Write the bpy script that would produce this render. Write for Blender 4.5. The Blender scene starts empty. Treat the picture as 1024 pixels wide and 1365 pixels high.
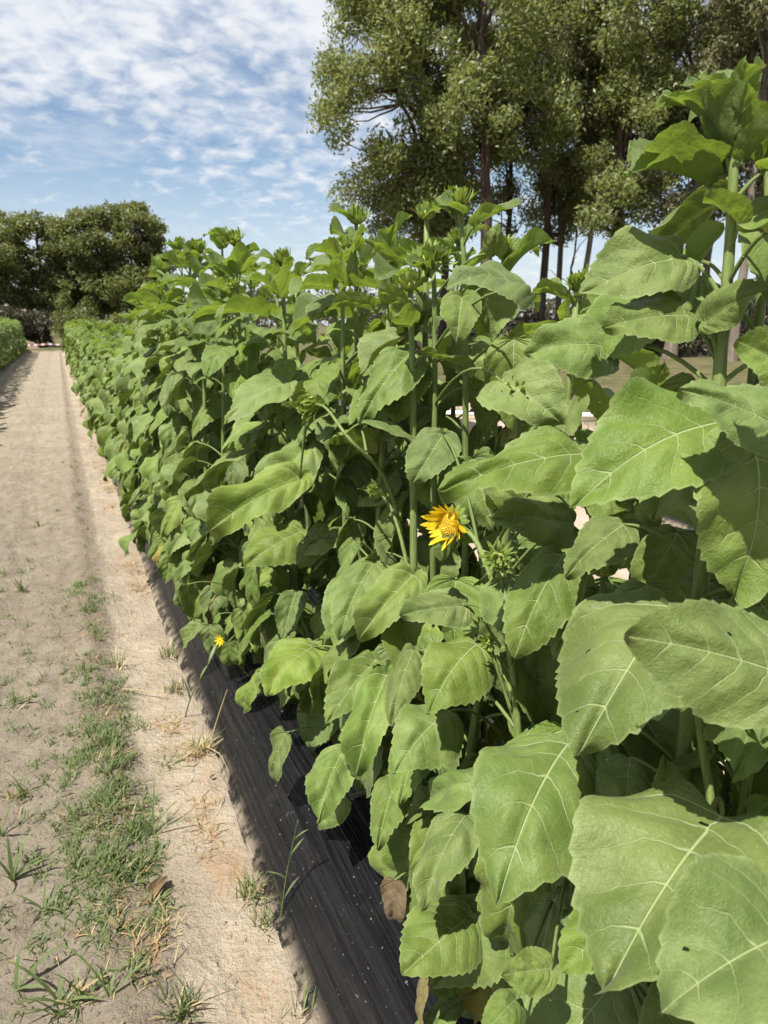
import bpy, math
import numpy as np
from mathutils import Vector, Matrix

C = bpy.context.scene.collection
sc = bpy.context.scene

# ------------------------------------------------------------------ camera
CAM = np.array([0.0, 0.0, 1.55])
YAW, PITCH = 24.06, 14.83
cd = bpy.data.cameras.new('camera')
cam = bpy.data.objects.new('camera', cd)
C.objects.link(cam)
cam.location = CAM
cam.rotation_euler = (math.radians(90 - PITCH), 0, math.radians(-YAW))
cd.sensor_fit = 'VERTICAL'
cd.sensor_height = 36.0
cd.sensor_width = 27.0
cd.lens = 36.0 * 946.0 / 1365.0
cd.clip_start = 0.02
cd.clip_end = 3000
cd.dof.use_dof = True
cd.dof.focus_distance = 1.35
cd.dof.aperture_fstop = 8.5
sc.camera = cam

# ------------------------------------------------------------------ light
SUN_EL = 60.0
sh = np.array([-0.86, -0.50]); sh /= np.linalg.norm(sh)
SUN = np.array([sh[0] * math.cos(math.radians(SUN_EL)), sh[1] * math.cos(math.radians(SUN_EL)), math.sin(math.radians(SUN_EL))])
ld = bpy.data.lights.new('sun', 'SUN')
ld.energy = 5.0
ld.angle = math.radians(0.55)
ld.color = (1.0, 0.955, 0.88)
sun = bpy.data.objects.new('sun', ld)
C.objects.link(sun)
sun.rotation_euler = Vector(SUN).to_track_quat('Z', 'Y').to_euler()
sun.location = (-20, -12, 40)

sc.view_settings.view_transform = 'Standard'
sc.view_settings.look = 'None'
sc.view_settings.gamma = 1.0
sc.view_settings.use_curve_mapping = False
sc.view_settings.exposure = 1.0
sc.cycles.max_bounces = 8
sc.cycles.diffuse_bounces = 3
sc.cycles.transmission_bounces = 6
sc.cycles.caustics_reflective = False
sc.cycles.caustics_refractive = False


class NT:
    """small helper for building node trees"""
    def __init__(s, tree):
        s.t = tree; s.n = tree.nodes; s.l = tree.links
        s.n.clear()

    def new(s, typ, **kw):
        n = s.n.new(typ)
        for k, v in kw.items():
            setattr(n, k, v)
        return n

    def put(s, sock, v):
        if isinstance(v, bpy.types.NodeSocket):
            s.l.new(v, sock)
        elif v is not None:
            if isinstance(v, (tuple, list)) and len(v) == 3 and sock.type == 'RGBA':
                v = (*v, 1.0)
            sock.default_value = v

    def m(s, op, a, b=None, c=None, clamp=False):
        n = s.new('ShaderNodeMath', operation=op, use_clamp=clamp)
        s.put(n.inputs[0], a)
        if b is not None: s.put(n.inputs[1], b)
        if c is not None: s.put(n.inputs[2], c)
        return n.outputs[0]

    def mr(s, v, a, b, c=0.0, d=1.0, kind='SMOOTHSTEP'):
        n = s.new('ShaderNodeMapRange', interpolation_type=kind)
        s.put(n.inputs['Value'], v)
        s.put(n.inputs['From Min'], a); s.put(n.inputs['From Max'], b)
        s.put(n.inputs['To Min'], c); s.put(n.inputs['To Max'], d)
        return n.outputs[0]

    def mix(s, f, a, b, blend='MIX'):
        n = s.new('ShaderNodeMix', data_type='RGBA', blend_type=blend)
        s.put(n.inputs[0], f); s.put(n.inputs[6], a); s.put(n.inputs[7], b)
        return n.outputs[2]

    def noise(s, vec, scale, detail=4.0, rough=0.55, dist=0.0, col=False):
        n = s.new('ShaderNodeTexNoise')
        if vec is not None: s.put(n.inputs['Vector'], vec)
        n.inputs['Scale'].default_value = scale
        n.inputs['Detail'].default_value = detail
        n.inputs['Roughness'].default_value = rough
        n.inputs['Distortion'].default_value = dist
        return n.outputs['Color' if col else 'Fac']

    def mapping(s, vec, scale=(1, 1, 1), loc=(0, 0, 0), rot=(0, 0, 0)):
        n = s.new('ShaderNodeMapping')
        s.put(n.inputs['Vector'], vec)
        n.inputs['Scale'].default_value = scale
        n.inputs['Location'].default_value = loc
        n.inputs['Rotation'].default_value = rot
        return n.outputs[0]

    def sep(s, vec):
        n = s.new('ShaderNodeSeparateXYZ'); s.put(n.inputs[0], vec)
        return n.outputs

    def bump(s, h, strength=0.3, dist=0.01, normal=None):
        n = s.new('ShaderNodeBump')
        n.inputs['Strength'].default_value = strength
        n.inputs['Distance'].default_value = dist
        s.put(n.inputs['Height'], h)
        if normal is not None: s.put(n.inputs['Normal'], normal)
        return n.outputs[0]


# ------------------------------------------------------------------ world
w = bpy.data.worlds.new('World'); sc.world = w; w.use_nodes = True
t = NT(w.node_tree)
sky = t.new('ShaderNodeTexSky', sky_type='NISHITA', sun_disc=False)
sky.sun_elevation = math.radians(SUN_EL)
sky.sun_rotation = math.atan2(SUN[0], SUN[1])
sky.air_density = 1.0; sky.dust_density = 0.6; sky.ozone_density = 1.6
co = t.new('ShaderNodeTexCoord')
sx, sy, sz = t.sep(co.outputs['Generated'])
zz = t.m('MAXIMUM', sz, 0.02)
zz = t.m('ADD', zz, 0.34)
px = t.m('DIVIDE', sx, zz); py = t.m('DIVIDE', sy, zz)
cmb = t.new('ShaderNodeCombineXYZ')
t.put(cmb.inputs[0], px); t.put(cmb.inputs[1], py)
P = cmb.outputs[0]
big = t.noise(t.mapping(P, (1.0, 1.0, 1), (3.1, 1.7, 0.0), (0, 0, 0.5)), 1.9, 3.0, 0.5, 0.2)
small = t.noise(t.mapping(P, (1.0, 1.25, 1), (0, 0, 0), (0, 0, 0.9)), 17.0, 4.0, 0.52, 0.3)
wisp = t.noise(t.mapping(P, (1.0, 1.9, 1), (1, 4, 0), (0, 0, 0.35)), 4.0, 6.0, 0.60, 0.6)
high = t.mr(sz, 0.14, 0.42, -0.10, 0.07)
puff = t.mr(t.m('ADD', t.m('ADD', t.m('MULTIPLY', small, 0.78), t.m('MULTIPLY', big, 0.80)), high), 0.48, 0.99)
veil = t.mr(wisp, 0.36, 0.78, 0.06, 0.62)
low = t.mr(sz, 0.0, 0.26, 0.80, 0.0)
mask = t.m('MAXIMUM', t.m('MAXIMUM', puff, veil), low)
mask = t.m('MULTIPLY', mask, 0.93)
cloud = t.mix(t.mr(small, 0.35, 0.7), (7.6, 8.1, 8.9), (9.0, 9.15, 9.4))
skyc = t.mix(1.0, sky.outputs[0], (1.05, 1.16, 1.22), 'MULTIPLY')
colr = t.mix(mask, skyc, cloud)
bg = t.new('ShaderNodeBackground')
t.put(bg.inputs[0], colr); bg.inputs[1].default_value = 0.052
ow = t.new('ShaderNodeOutputWorld')
t.l.new(bg.outputs[0], ow.inputs[0])


# ------------------------------------------------------------------ materials
def material(name):
    m = bpy.data.materials.new(name); m.use_nodes = True
    return m, NT(m.node_tree)


def principled(t, color, rough=0.6, spec=0.3, normal=None, **kw):
    b = t.new('ShaderNodeBsdfPrincipled')
    t.put(b.inputs['Base Color'], color)
    t.put(b.inputs['Roughness'], rough)
    t.put(b.inputs['Specular IOR Level'], spec)
    if normal is not None: t.put(b.inputs['Normal'], normal)
    for k, v in kw.items(): t.put(b.inputs[k], v)
    return b.outputs[0]


def finish(t, shader):
    o = t.new('ShaderNodeOutputMaterial')
    t.l.new(shader, o.inputs['Surface'])


def translucent_mix(t, fac, surf, color, normal=None):
    tr = t.new('ShaderNodeBsdfTranslucent')
    t.put(tr.inputs['Color'], color)
    if normal is not None: t.put(tr.inputs['Normal'], normal)
    mx = t.new('ShaderNodeMixShader')
    t.put(mx.inputs[0], fac)
    t.l.new(surf, mx.inputs[1]); t.l.new(tr.outputs[0], mx.inputs[2])
    return mx.outputs[0]


def leaf_material(name, c0, c1, vein, back, trans, tf=0.30):
    m, t = material(name)
    uv = t.new('ShaderNodeUVMap', uv_map='across')
    fl = t.new('ShaderNodeUVMap', uv_map='flat')
    u, tt, _ = t.sep(uv.outputs[0])
    fx, fy, _ = t.sep(fl.outputs[0])
    au = t.m('ABSOLUTE', t.m('SUBTRACT', t.m('MULTIPLY', u, 2.0), 1.0))
    ax = t.m('ABSOLUTE', t.m('SUBTRACT', fx, 0.5))
    wmid = t.m('MULTIPLY_ADD', fy, -0.0095, 0.0125)
    mid = t.m('SUBTRACT', 1.0, t.mr(ax, t.m('MULTIPLY', wmid, 0.35), wmid))
    wob = t.noise(fl.outputs[0], 7.0, 2.0)
    s = t.m('MULTIPLY_ADD', tt, 9.0, t.m('MULTIPLY', wob, 0.40))
    fr = t.m('ABSOLUTE', t.m('SUBTRACT', t.m('FRACT', t.m('ADD', s, 0.5)), 0.5))
    # the first pair of laterals (s = 2) is the thick one of a three-nerved leaf
    first = t.m('SUBTRACT', 1.0, t.mr(t.m('ABSOLUTE', t.m('SUBTRACT', s, 4.0)), 0.3, 0.5))
    ws = t.m('MULTIPLY_ADD', first, 0.045, 0.055)
    ws = t.m('MULTIPLY', ws, t.m('MULTIPLY_ADD', au, -0.72, 1.0))
    sec = t.m('SUBTRACT', 1.0, t.mr(fr, t.m('MULTIPLY', ws, 0.3), ws))
    sec = t.m('MULTIPLY', sec, t.m('MULTIPLY_ADD', au, -0.50, 0.95))
    sec = t.m('MULTIPLY', sec, t.m('MULTIPLY_ADD', first, 0.5, 0.8))
    sec = t.m('MULTIPLY', sec, t.mr(tt, 0.86, 0.98, 1.0, 0.0))
    vn = t.m('MAXIMUM', mid, sec)
    # fine net of tertiary veins
    wv = t.new('ShaderNodeVectorMath', operation='MULTIPLY_ADD')
    t.put(wv.inputs[0], t.noise(fl.outputs[0], 18.0, 3.0, 0.6, 0.0, True)); wv.inputs[1].default_value = (0.05, 0.05, 0.0); t.put(wv.inputs[2], fl.outputs[0])
    va0 = wv.outputs[0]
    vo = t.new('ShaderNodeTexVoronoi', feature='DISTANCE_TO_EDGE')
    t.put(vo.inputs['Vector'], t.mapping(va0, (1.0, 0.75, 1.0)))
    vo.inputs['Scale'].default_value = 38.0
    net = t.mr(vo.outputs['Distance'], 0.0, 0.10, 1.0, 0.0)
    info = t.new('ShaderNodeObjectInfo')
    rnd = info.outputs['Random']
    off = t.new('ShaderNodeCombineXYZ'); t.put(off.inputs[2], t.m('MULTIPLY', rnd, 37.0))
    va = t.new('ShaderNodeVectorMath', operation='ADD')
    t.put(va.inputs[0], fl.outputs[0]); t.put(va.inputs[1], off.outputs[0])
    blot = t.noise(va.outputs[0], 3.2, 4.0, 0.6)
    col = t.mix(t.mr(blot, 0.3, 0.7), c0, c1)
    pale_leaf = t.mr(t.m('FRACT', t.m('MULTIPLY', rnd, 23.3)), 0.80, 0.98)
    col = t.mix(t.m('MULTIPLY', pale_leaf, 0.30), col, (0.165, 0.202, 0.046))
    hs = t.new('ShaderNodeHueSaturation')
    t.put(hs.inputs['Color'], col)
    t.put(hs.inputs['Hue'], t.m('MULTIPLY_ADD', rnd, -0.012, 0.508))
    r2 = t.m('FRACT', t.m('MULTIPLY', rnd, 7.31))
    t.put(hs.inputs['Value'], t.m('MULTIPLY_ADD', r2, 0.34, 0.80))
    t.put(hs.inputs['Saturation'], t.m('MULTIPLY_ADD', t.m('FRACT', t.m('MULTIPLY', rnd, 13.7)), 0.2, 0.88))
    col = hs.outputs[0]
    col = t.mix(t.m('MULTIPLY', net, 0.06), col, vein)
    spots = t.mr(t.noise(va.outputs[0], 46.0, 2.0, 0.5), 0.71, 0.76)
    col = t.mix(t.m('MULTIPLY', spots, 0.45), col, (0.250, 0.265, 0.118))
    scab = t.mr(t.noise(va.outputs[0], 9.0, 3.0, 0.6), 0.72, 0.80)
    col = t.mix(t.m('MULTIPLY', scab, 0.6), col, (0.198, 0.173, 0.066))
    edge = t.mr(au, 0.93, 1.0)
    col = t.mix(t.m('MULTIPLY', edge, 0.25), col, vein)
    col = t.mix(t.m('MULTIPLY', vn, 0.78), col, vein)
    geo = t.new('ShaderNodeNewGeometry')
    colb = t.mix(0.6, col, back)
    colf = t.mix(geo.outputs['Backfacing'], col, colb)
    rough = t.m('MULTIPLY_ADD', t.noise(va.outputs[0], 30.0, 2.0), 0.24, 0.35)
    hgt = t.m('MULTIPLY_ADD', vn, -0.9, t.m('MULTIPLY', blot, 0.5))
    hgt = t.m('MULTIPLY_ADD', net, -0.05, hgt)
    hgt = t.m('MULTIPLY_ADD', t.noise(va.outputs[0], 60.0, 3.0, 0.6), 0.22, hgt)
    hgt = t.m('MULTIPLY_ADD', t.noise(va.outputs[0], 11.0, 5.0, 0.62), 1.0, hgt)
    nb = t.bump(hgt, 0.6, 0.007)
    s1 = principled(t, colf, rough, 0.23, nb, **{'Sheen Weight': 0.05, 'Sheen Roughness': 0.5})
    trc = t.mix(t.m('MULTIPLY', vn, 0.5), trans, vein)
    finish(t, translucent_mix(t, tf, s1, trc, nb))
    return m


LEAF = leaf_material('sunflower_leaf', (0.084, 0.130, 0.021), (0.142, 0.190, 0.042), (0.294, 0.345, 0.154), (0.140, 0.184, 0.059), (0.191, 0.272, 0.026), 0.15)
YOUNG = leaf_material('young_sunflower_leaf', (0.092, 0.143, 0.031), (0.143, 0.195, 0.055), (0.316, 0.367, 0.147), (0.140, 0.198, 0.051), (0.265, 0.367, 0.037), 0.38)
YELLOW = leaf_material('yellowed_leaf', (0.404, 0.309, 0.044), (0.265, 0.250, 0.051), (0.404, 0.367, 0.147), (0.367, 0.309, 0.073), (0.441, 0.331, 0.037))
WITHER = leaf_material('withered_leaf', (0.125, 0.081, 0.040), (0.191, 0.132, 0.066), (0.221, 0.162, 0.088), (0.162, 0.118, 0.066), (0.147, 0.088, 0.029), 0.12)


def simple(name, c0, c1, scale=6.0, rough=0.6, spec=0.3, bump=0.2, bdist=0.01, stretch=(1, 1, 1), trans=None, tf=0.25, vary=0.0):
    m, t = material(name)
    tc = t.new('ShaderNodeTexCoord')
    v = t.mapping(tc.outputs['Object'], stretch)
    n = t.noise(v, scale, 5.0, 0.6)
    col = t.mix(t.mr(n, 0.3, 0.7), c0, c1)
    if vary:
        info = t.new('ShaderNodeObjectInfo')
        hs = t.new('ShaderNodeHueSaturation'); t.put(hs.inputs['Color'], col)
        t.put(hs.inputs['Value'], t.m('MULTIPLY_ADD', info.outputs['Random'], vary * 2, 1 - vary))
        col = hs.outputs[0]
    nb = t.bump(n, bump, bdist)
    s1 = principled(t, col, rough, spec, nb)
    if trans: s1 = translucent_mix(t, tf, s1, trans)
    finish(t, s1)
    return m


STEM = simple('sunflower_stem', (0.110, 0.162, 0.040), (0.184, 0.235, 0.073), 30, 0.55, 0.3, 0.5, 0.004, (6, 6, 0.6), (0.221, 0.294, 0.044), 0.12, 0.12)
BUD = simple('bud_green', (0.125, 0.191, 0.037), (0.206, 0.272, 0.066), 40, 0.5, 0.3, 0.3, 0.003, (1, 1, 1), (0.294, 0.367, 0.044), 0.25)
BUDCORE = simple('bud_core', (0.176, 0.221, 0.037), (0.294, 0.309, 0.073), 160, 0.6, 0.3, 0.8, 0.004)
PETAL = simple('yellow_petal', (0.64, 0.46, 0.008), (0.72, 0.55, 0.02), 60, 0.5, 0.3, 0.4, 0.002, (1, 1, 1), (0.9, 0.55, 0.02), 0.35)
DISC = simple('flower_disc', (0.48, 0.29, 0.012), (0.68, 0.52, 0.05), 220, 0.7, 0.2, 1.0, 0.004)
GRASS = simple('green_grass', (0.077, 0.110, 0.035), (0.147, 0.180, 0.070), 25, 0.5, 0.35, 0.1, 0.002, (1, 1, 1), (0.184, 0.265, 0.037), 0.28, 0.15)
STRAW = simple('dry_grass', (0.30, 0.225, 0.105), (0.40, 0.32, 0.17), 12, 0.6, 0.3, 0.1, 0.002, (1, 1, 1), (0.367, 0.257, 0.088), 0.2, 0.15)
RUSTY = simple('rusty_dead_grass', (0.22, 0.125, 0.058), (0.34, 0.225, 0.11), 12, 0.6, 0.3, 0.1, 0.002)
BARK = simple('dark_gum_bark', (0.040, 0.028, 0.021), (0.110, 0.081, 0.062), 5, 0.85, 0.15, 0.9, 0.08, (1, 1, 0.12))
BARKPALE = simple('pale_gum_bark', (0.118, 0.092, 0.073), (0.235, 0.198, 0.165), 4, 0.8, 0.2, 0.7, 0.05, (1, 1, 0.15))
TWIG = simple('brown_litter', (0.073, 0.044, 0.026), (0.162, 0.103, 0.062), 30, 0.7, 0.2, 0.4, 0.004)


def foliage(name, c0, c1, trans, scale=0.45):
    m, t = material(name)
    tc = t.new('ShaderNodeTexCoord')
    n1 = t.noise(tc.outputs['Object'], scale, 3.0, 0.6)
    n2 = t.noise(tc.outputs['Object'], 9.0, 2.0, 0.6)
    f = t.m('MULTIPLY_ADD', n2, 0.6, t.m('MULTIPLY', n1, 0.7))
    col = t.mix(t.mr(f, 0.45, 0.85), c0, c1)
    s1 = principled(t, col, 0.45, 0.35)
    finish(t, translucent_mix(t, 0.36, s1, trans))
    return m


GUM = foliage('gum_foliage', (0.100, 0.128, 0.042), (0.218, 0.242, 0.096), (0.36, 0.38, 0.085))
GUMGREY = foliage('grey_gum_foliage', (0.115, 0.120, 0.060), (0.235, 0.230, 0.130), (0.30, 0.30, 0.10))
DENSE = foliage('dense_tree_foliage', (0.088, 0.106, 0.036), (0.190, 0.200, 0.082), (0.24, 0.27, 0.055))
SCRUB = foliage('scrub_foliage', (0.062, 0.059, 0.037), (0.110, 0.099, 0.066), (0.088, 0.081, 0.029))

# --- path soil: pale raked sand beside the bed, greyer loam in the wheel tracks
m, t = material('sandy_path'); SOIL = m
tc = t.new('ShaderNodeTexCoord'); V = tc.outputs['Object']
X, Y, Z = t.sep(V)
wav = t.m('MULTIPLY_ADD', t.noise(V, 2.3, 4.0, 0.6), 0.16, -0.08)
xx = t.m('ADD', X, wav)
pale = t.m('MULTIPLY', t.mr(xx, 0.085, 0.14), t.mr(xx, 0.335, 0.42, 1.0, 0.35))
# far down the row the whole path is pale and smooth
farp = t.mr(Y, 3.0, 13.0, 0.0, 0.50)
fine = t.noise(V, 60.0, 6.0, 0.7)
med = t.noise(V, 9.0, 5.0, 0.65)
loam = t.mix(t.mr(med, 0.3, 0.7), (0.165, 0.140, 0.104), (0.246, 0.210, 0.160))
sand = t.mix(t.mr(med, 0.3, 0.7), (0.323, 0.268, 0.195), (0.397, 0.338, 0.257))
damp = t.mr(t.noise(t.mapping(V, (1, 0.6, 1), (7, 2, 0)), 3.0, 5.0, 0.65), 0.56, 0.70)
loam = t.mix(t.m('MULTIPLY', damp, 0.45), loam, (0.173, 0.136, 0.099))
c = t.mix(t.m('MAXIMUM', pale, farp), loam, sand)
mottle = t.mr(t.noise(V, 1.6, 5.0, 0.65), 0.35, 0.65)
c = t.mix(t.m('MULTIPLY', mottle, 0.42), c, (0.176, 0.143, 0.109))
rut_shade = t.m('MULTIPLY', t.mr(xx, -0.06, 0.0), t.mr(xx, 0.03, 0.09, 1.0, 0.0))  # shadow line along the track ridge, painted as a darker soil band
c = t.mix(t.m('MULTIPLY', rut_shade, 0.38), c, (0.169, 0.132, 0.096))
rust = t.m('MULTIPLY', t.m('MULTIPLY', t.mr(X, 0.16, 0.27), t.mr(X, 0.30, 0.38, 1.0, 0.4)), t.mr(t.noise(t.mapping(V, (1, 0.35, 1)), 5.0, 5.0, 0.7), 0.5, 0.68))
c = t.mix(t.m('MULTIPLY', rust, 0.55), c, (0.338, 0.198, 0.096))
c = t.mix(t.m('MULTIPLY', t.mr(fine, 0.5, 0.72), 0.35), c, (0.184, 0.143, 0.103))
grit = t.mr(t.noise(V, 210.0, 2.0, 0.6), 0.60, 0.70)
c = t.mix(t.m('MULTIPLY', grit, 0.28), c, (0.147, 0.110, 0.081))
ripple = t.noise(t.mapping(V, (26, 2.2, 1)), 1.4, 3.0, 0.6)
cross = t.noise(t.mapping(V, (3.0, 16.0, 1)), 2.0, 4.0, 0.6)
h = t.m('MULTIPLY_ADD', med, 1.2, t.m('MULTIPLY', fine, 0.55))
h = t.m('MULTIPLY_ADD', ripple, 0.12, h)
h = t.m('MULTIPLY_ADD', t.noise(V, 24.0, 5.0, 0.7), 0.8, h)
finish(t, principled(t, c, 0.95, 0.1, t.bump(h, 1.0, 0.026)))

# --- the open land around: sand between the beds, dry mown grass beyond
m, t = material('open_ground'); LAND = m
tc = t.new('ShaderNodeTexCoord'); V = tc.outputs['Object']
X, Y, Z = t.sep(V)
wob = t.m('MULTIPLY_ADD', t.noise(V, 0.5, 4.0, 0.6), 2.0, -1.0)
xw = t.m('ADD', X, wob); yw = t.m('ADD', Y, wob)
bare = t.m('MULTIPLY', t.m('MULTIPLY', t.mr(xw, -6.0, -5.0), t.mr(xw, 7.4, 8.4, 1.0, 0.0)), t.mr(yw, 46.5, 48.5, 1.0, 0.0))
n = t.noise(V, 3.0, 6.0, 0.65)
sandc = t.mix(t.mr(n, 0.3, 0.7), (0.294, 0.228, 0.165), (0.382, 0.309, 0.235))
turf = t.mix(t.mr(t.noise(V, 1.1, 6.0, 0.7), 0.35, 0.65), (0.062, 0.065, 0.026), (0.125, 0.107, 0.055))
c = t.mix(bare, turf, sandc)
finish(t, principled(t, c, 0.95, 0.1, t.bump(t.noise(V, 14.0, 6.0, 0.7), 0.8, 0.03)))

# --- black plastic mulch film
def film(name, dust):
    m, t = material(name)
    tc = t.new('ShaderNodeTexCoord'); V = tc.outputs['Object']
    X, Y, Z = t.sep(V)
    bend = t.noise(t.mapping(V, (2.0, 0.8, 2.0)), 1.5, 3.0)
    cx = t.new('ShaderNodeCombineXYZ')
    t.put(cx.inputs[0], t.m('MULTIPLY_ADD', bend, 0.05, X)); t.put(cx.inputs[1], Y); t.put(cx.inputs[2], Z)
    st = t.mapping(cx.outputs[0], (48, 0.85, 48))
    fib = t.noise(st, 1.6, 4.0, 0.6)
    fib2 = t.noise(t.mapping(cx.outputs[0], (16, 0.5, 16), (3, 1, 0)), 1.2, 3.0, 0.6)
    dirt = t.noise(V, 7.0, 5.0, 0.65)
    speck = t.mr(t.noise(V, 95.0, 2.0, 0.5), 0.70, 0.74)
    slope = t.mr(Z, 0.075, 0.155, 1.0, 0.0)
    base = t.mix(t.mr(fib, 0.3, 0.72), (0.0029, 0.0029, 0.0037), (0.0110, 0.0103, 0.0110))
    d = t.m('MULTIPLY', slope, t.m('MULTIPLY', t.mr(dirt, 0.28, 0.75, 0.35, 1.0), t.mr(fib, 0.28, 0.62, 0.25, 1.0)))
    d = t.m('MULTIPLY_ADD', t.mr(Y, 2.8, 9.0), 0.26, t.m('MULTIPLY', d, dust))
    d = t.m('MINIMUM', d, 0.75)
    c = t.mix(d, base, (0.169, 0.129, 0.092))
    c = t.mix(t.m('MULTIPLY', t.mr(dirt, 0.58, 0.8), 0.05), c, (0.221, 0.191, 0.154))
    spill = t.m('MULTIPLY', t.mr(Z, 0.0, 0.05, 1.0, 0.0), t.mr(t.noise(V, 13.0, 5.0, 0.7), 0.42, 0.60))
    c = t.mix(t.m('MULTIPLY', spill, 0.85), c, (0.30, 0.245, 0.18))
    c = t.mix(t.m('MULTIPLY', speck, 0.35), c, (0.309, 0.287, 0.250))
    rough = t.m('MULTIPLY_ADD', d, 0.4, t.m('MULTIPLY_ADD', dirt, 0.22, 0.18))
    h = t.m('MULTIPLY_ADD', fib, 1.0, t.m('MULTIPLY', fib2, 1.3))
    finish(t, principled(t, c, rough, 0.26, t.bump(h, 1.0, 0.014)))
    return m


FILM = film('black_mulch_film', 0.05)
FILMDUSTY = film('dusty_mulch_film', 0.95)
WHITE = simple('white_plastic', (0.72, 0.72, 0.70), (0.82, 0.82, 0.80), 8, 0.5, 0.4, 0.1)
RED = simple('red_tape', (0.382, 0.118, 0.103), (0.426, 0.162, 0.140), 8, 0.5, 0.4, 0.1)
MOUND = simple('orange_soil', (0.198, 0.140, 0.103), (0.279, 0.198, 0.151), 2.5, 0.95, 0.1, 0.8, 0.05)

# ------------------------------------------------------------------ mesh helpers
class MB:
    def __init__(s):
        s.v = []; s.f = []; s.mi = []; s.n = 0

    def add(s, v, f, mi=0):
        v = np.asarray(v, float).reshape(-1, 3)
        for q in f: s.f.append(tuple(int(i) + s.n for i in q))
        s.mi += [mi] * len(f)
        s.v.append(v); s.n += len(v)
        return s

    def mesh(s, name, mats, smooth=True):
        me = bpy.data.meshes.new(name)
        me.from_pydata(np.concatenate(s.v).tolist(), [], s.f)
        for m in mats: me.materials.append(m)
        me.polygons.foreach_set('material_index', s.mi)
        if smooth: me.polygons.foreach_set('use_smooth', [True] * len(s.f))
        me.update()
        return me


def link(name, me, parent=None, loc=None):
    o = bpy.data.objects.new(name, me)
    C.objects.link(o)
    if parent is not None: o.parent = parent
    if loc is not None: o.location = loc
    return o


def thing(o, label, cat, group=None):
    o['label'] = label; o['category'] = cat
    if group: o['group'] = group
    return o


def empty(name, loc, label, cat, group=None):
    o = bpy.data.objects.new(name, None)
    o.empty_display_size = 0.1
    C.objects.link(o); o.location = loc
    return thing(o, label, cat, group)


def structure(o):
    o['kind'] = 'structure'; return o


def stuff(o, label=None, cat=None):
    o['kind'] = 'stuff'
    if label: o['label'] = label; o['category'] = cat
    return o


def unit(v):
    v = np.asarray(v, float); return v / (np.linalg.norm(v) + 1e-12)


def tube(pts, rad, sides=6, cap=True):
    pts = np.asarray(pts, float); n = len(pts)
    rad = np.broadcast_to(np.asarray(rad, float), (n,))
    tan = np.gradient(pts, axis=0)
    tan /= np.linalg.norm(tan, axis=1)[:, None] + 1e-12
    ref = np.array([1.0, 0.13, 0.07]) if abs(tan[0][0]) < 0.8 else np.array([0.1, 1.0, 0.1])
    a = np.arange(sides) * 2 * np.pi / sides
    vs = []
    for i in range(n):
        e1 = unit(np.cross(tan[i], ref)); e2 = np.cross(tan[i], e1)
        vs.append(pts[i] + rad[i] * (np.cos(a)[:, None] * e1 + np.sin(a)[:, None] * e2))
    v = np.concatenate(vs)
    f = []
    for i in range(n - 1):
        for k in range(sides):
            k2 = (k + 1) % sides
            f.append((i * sides + k, i * sides + k2, (i + 1) * sides + k2, (i + 1) * sides + k))
    if cap: f.append(tuple((n - 1) * sides + k for k in range(sides)))
    return v, f


def bezier(a, b, c, n=7):
    s = np.linspace(0, 1, n)[:, None]
    return (1 - s) ** 2 * a + 2 * s * (1 - s) * b + s * s * c


# cheap smooth value noise for relief
def vnoise(x, y, seed):
    r = np.random.RandomState(seed); T = r.rand(64, 64)
    xi = np.floor(x).astype(int); yi = np.floor(y).astype(int)
    xf = x - xi; yf = y - yi
    xf = xf * xf * (3 - 2 * xf); yf = yf * yf * (3 - 2 * yf)
    g = lambda i, j: T[i % 64, j % 64]
    return (g(xi, yi) * (1 - xf) + g(xi + 1, yi) * xf) * (1 - yf) + (g(xi, yi + 1) * (1 - xf) + g(xi + 1, yi + 1) * xf) * yf


# ------------------------------------------------------------------ the leaf
OUT = np.array([(0, 0), (.06, -.032), (.14, -.058), (.22, -.042), (.295, .02), (.355, .11), (.393, .22), (.403, .34), (.385, .46),
                (.342, .575), (.28, .685), (.205, .79), (.125, .88), (.048, .957), (0, 1.0)])
OL = np.concatenate([[0], np.cumsum(np.linalg.norm(np.diff(OUT, axis=0), axis=1))]); OL /= OL[-1]


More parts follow.
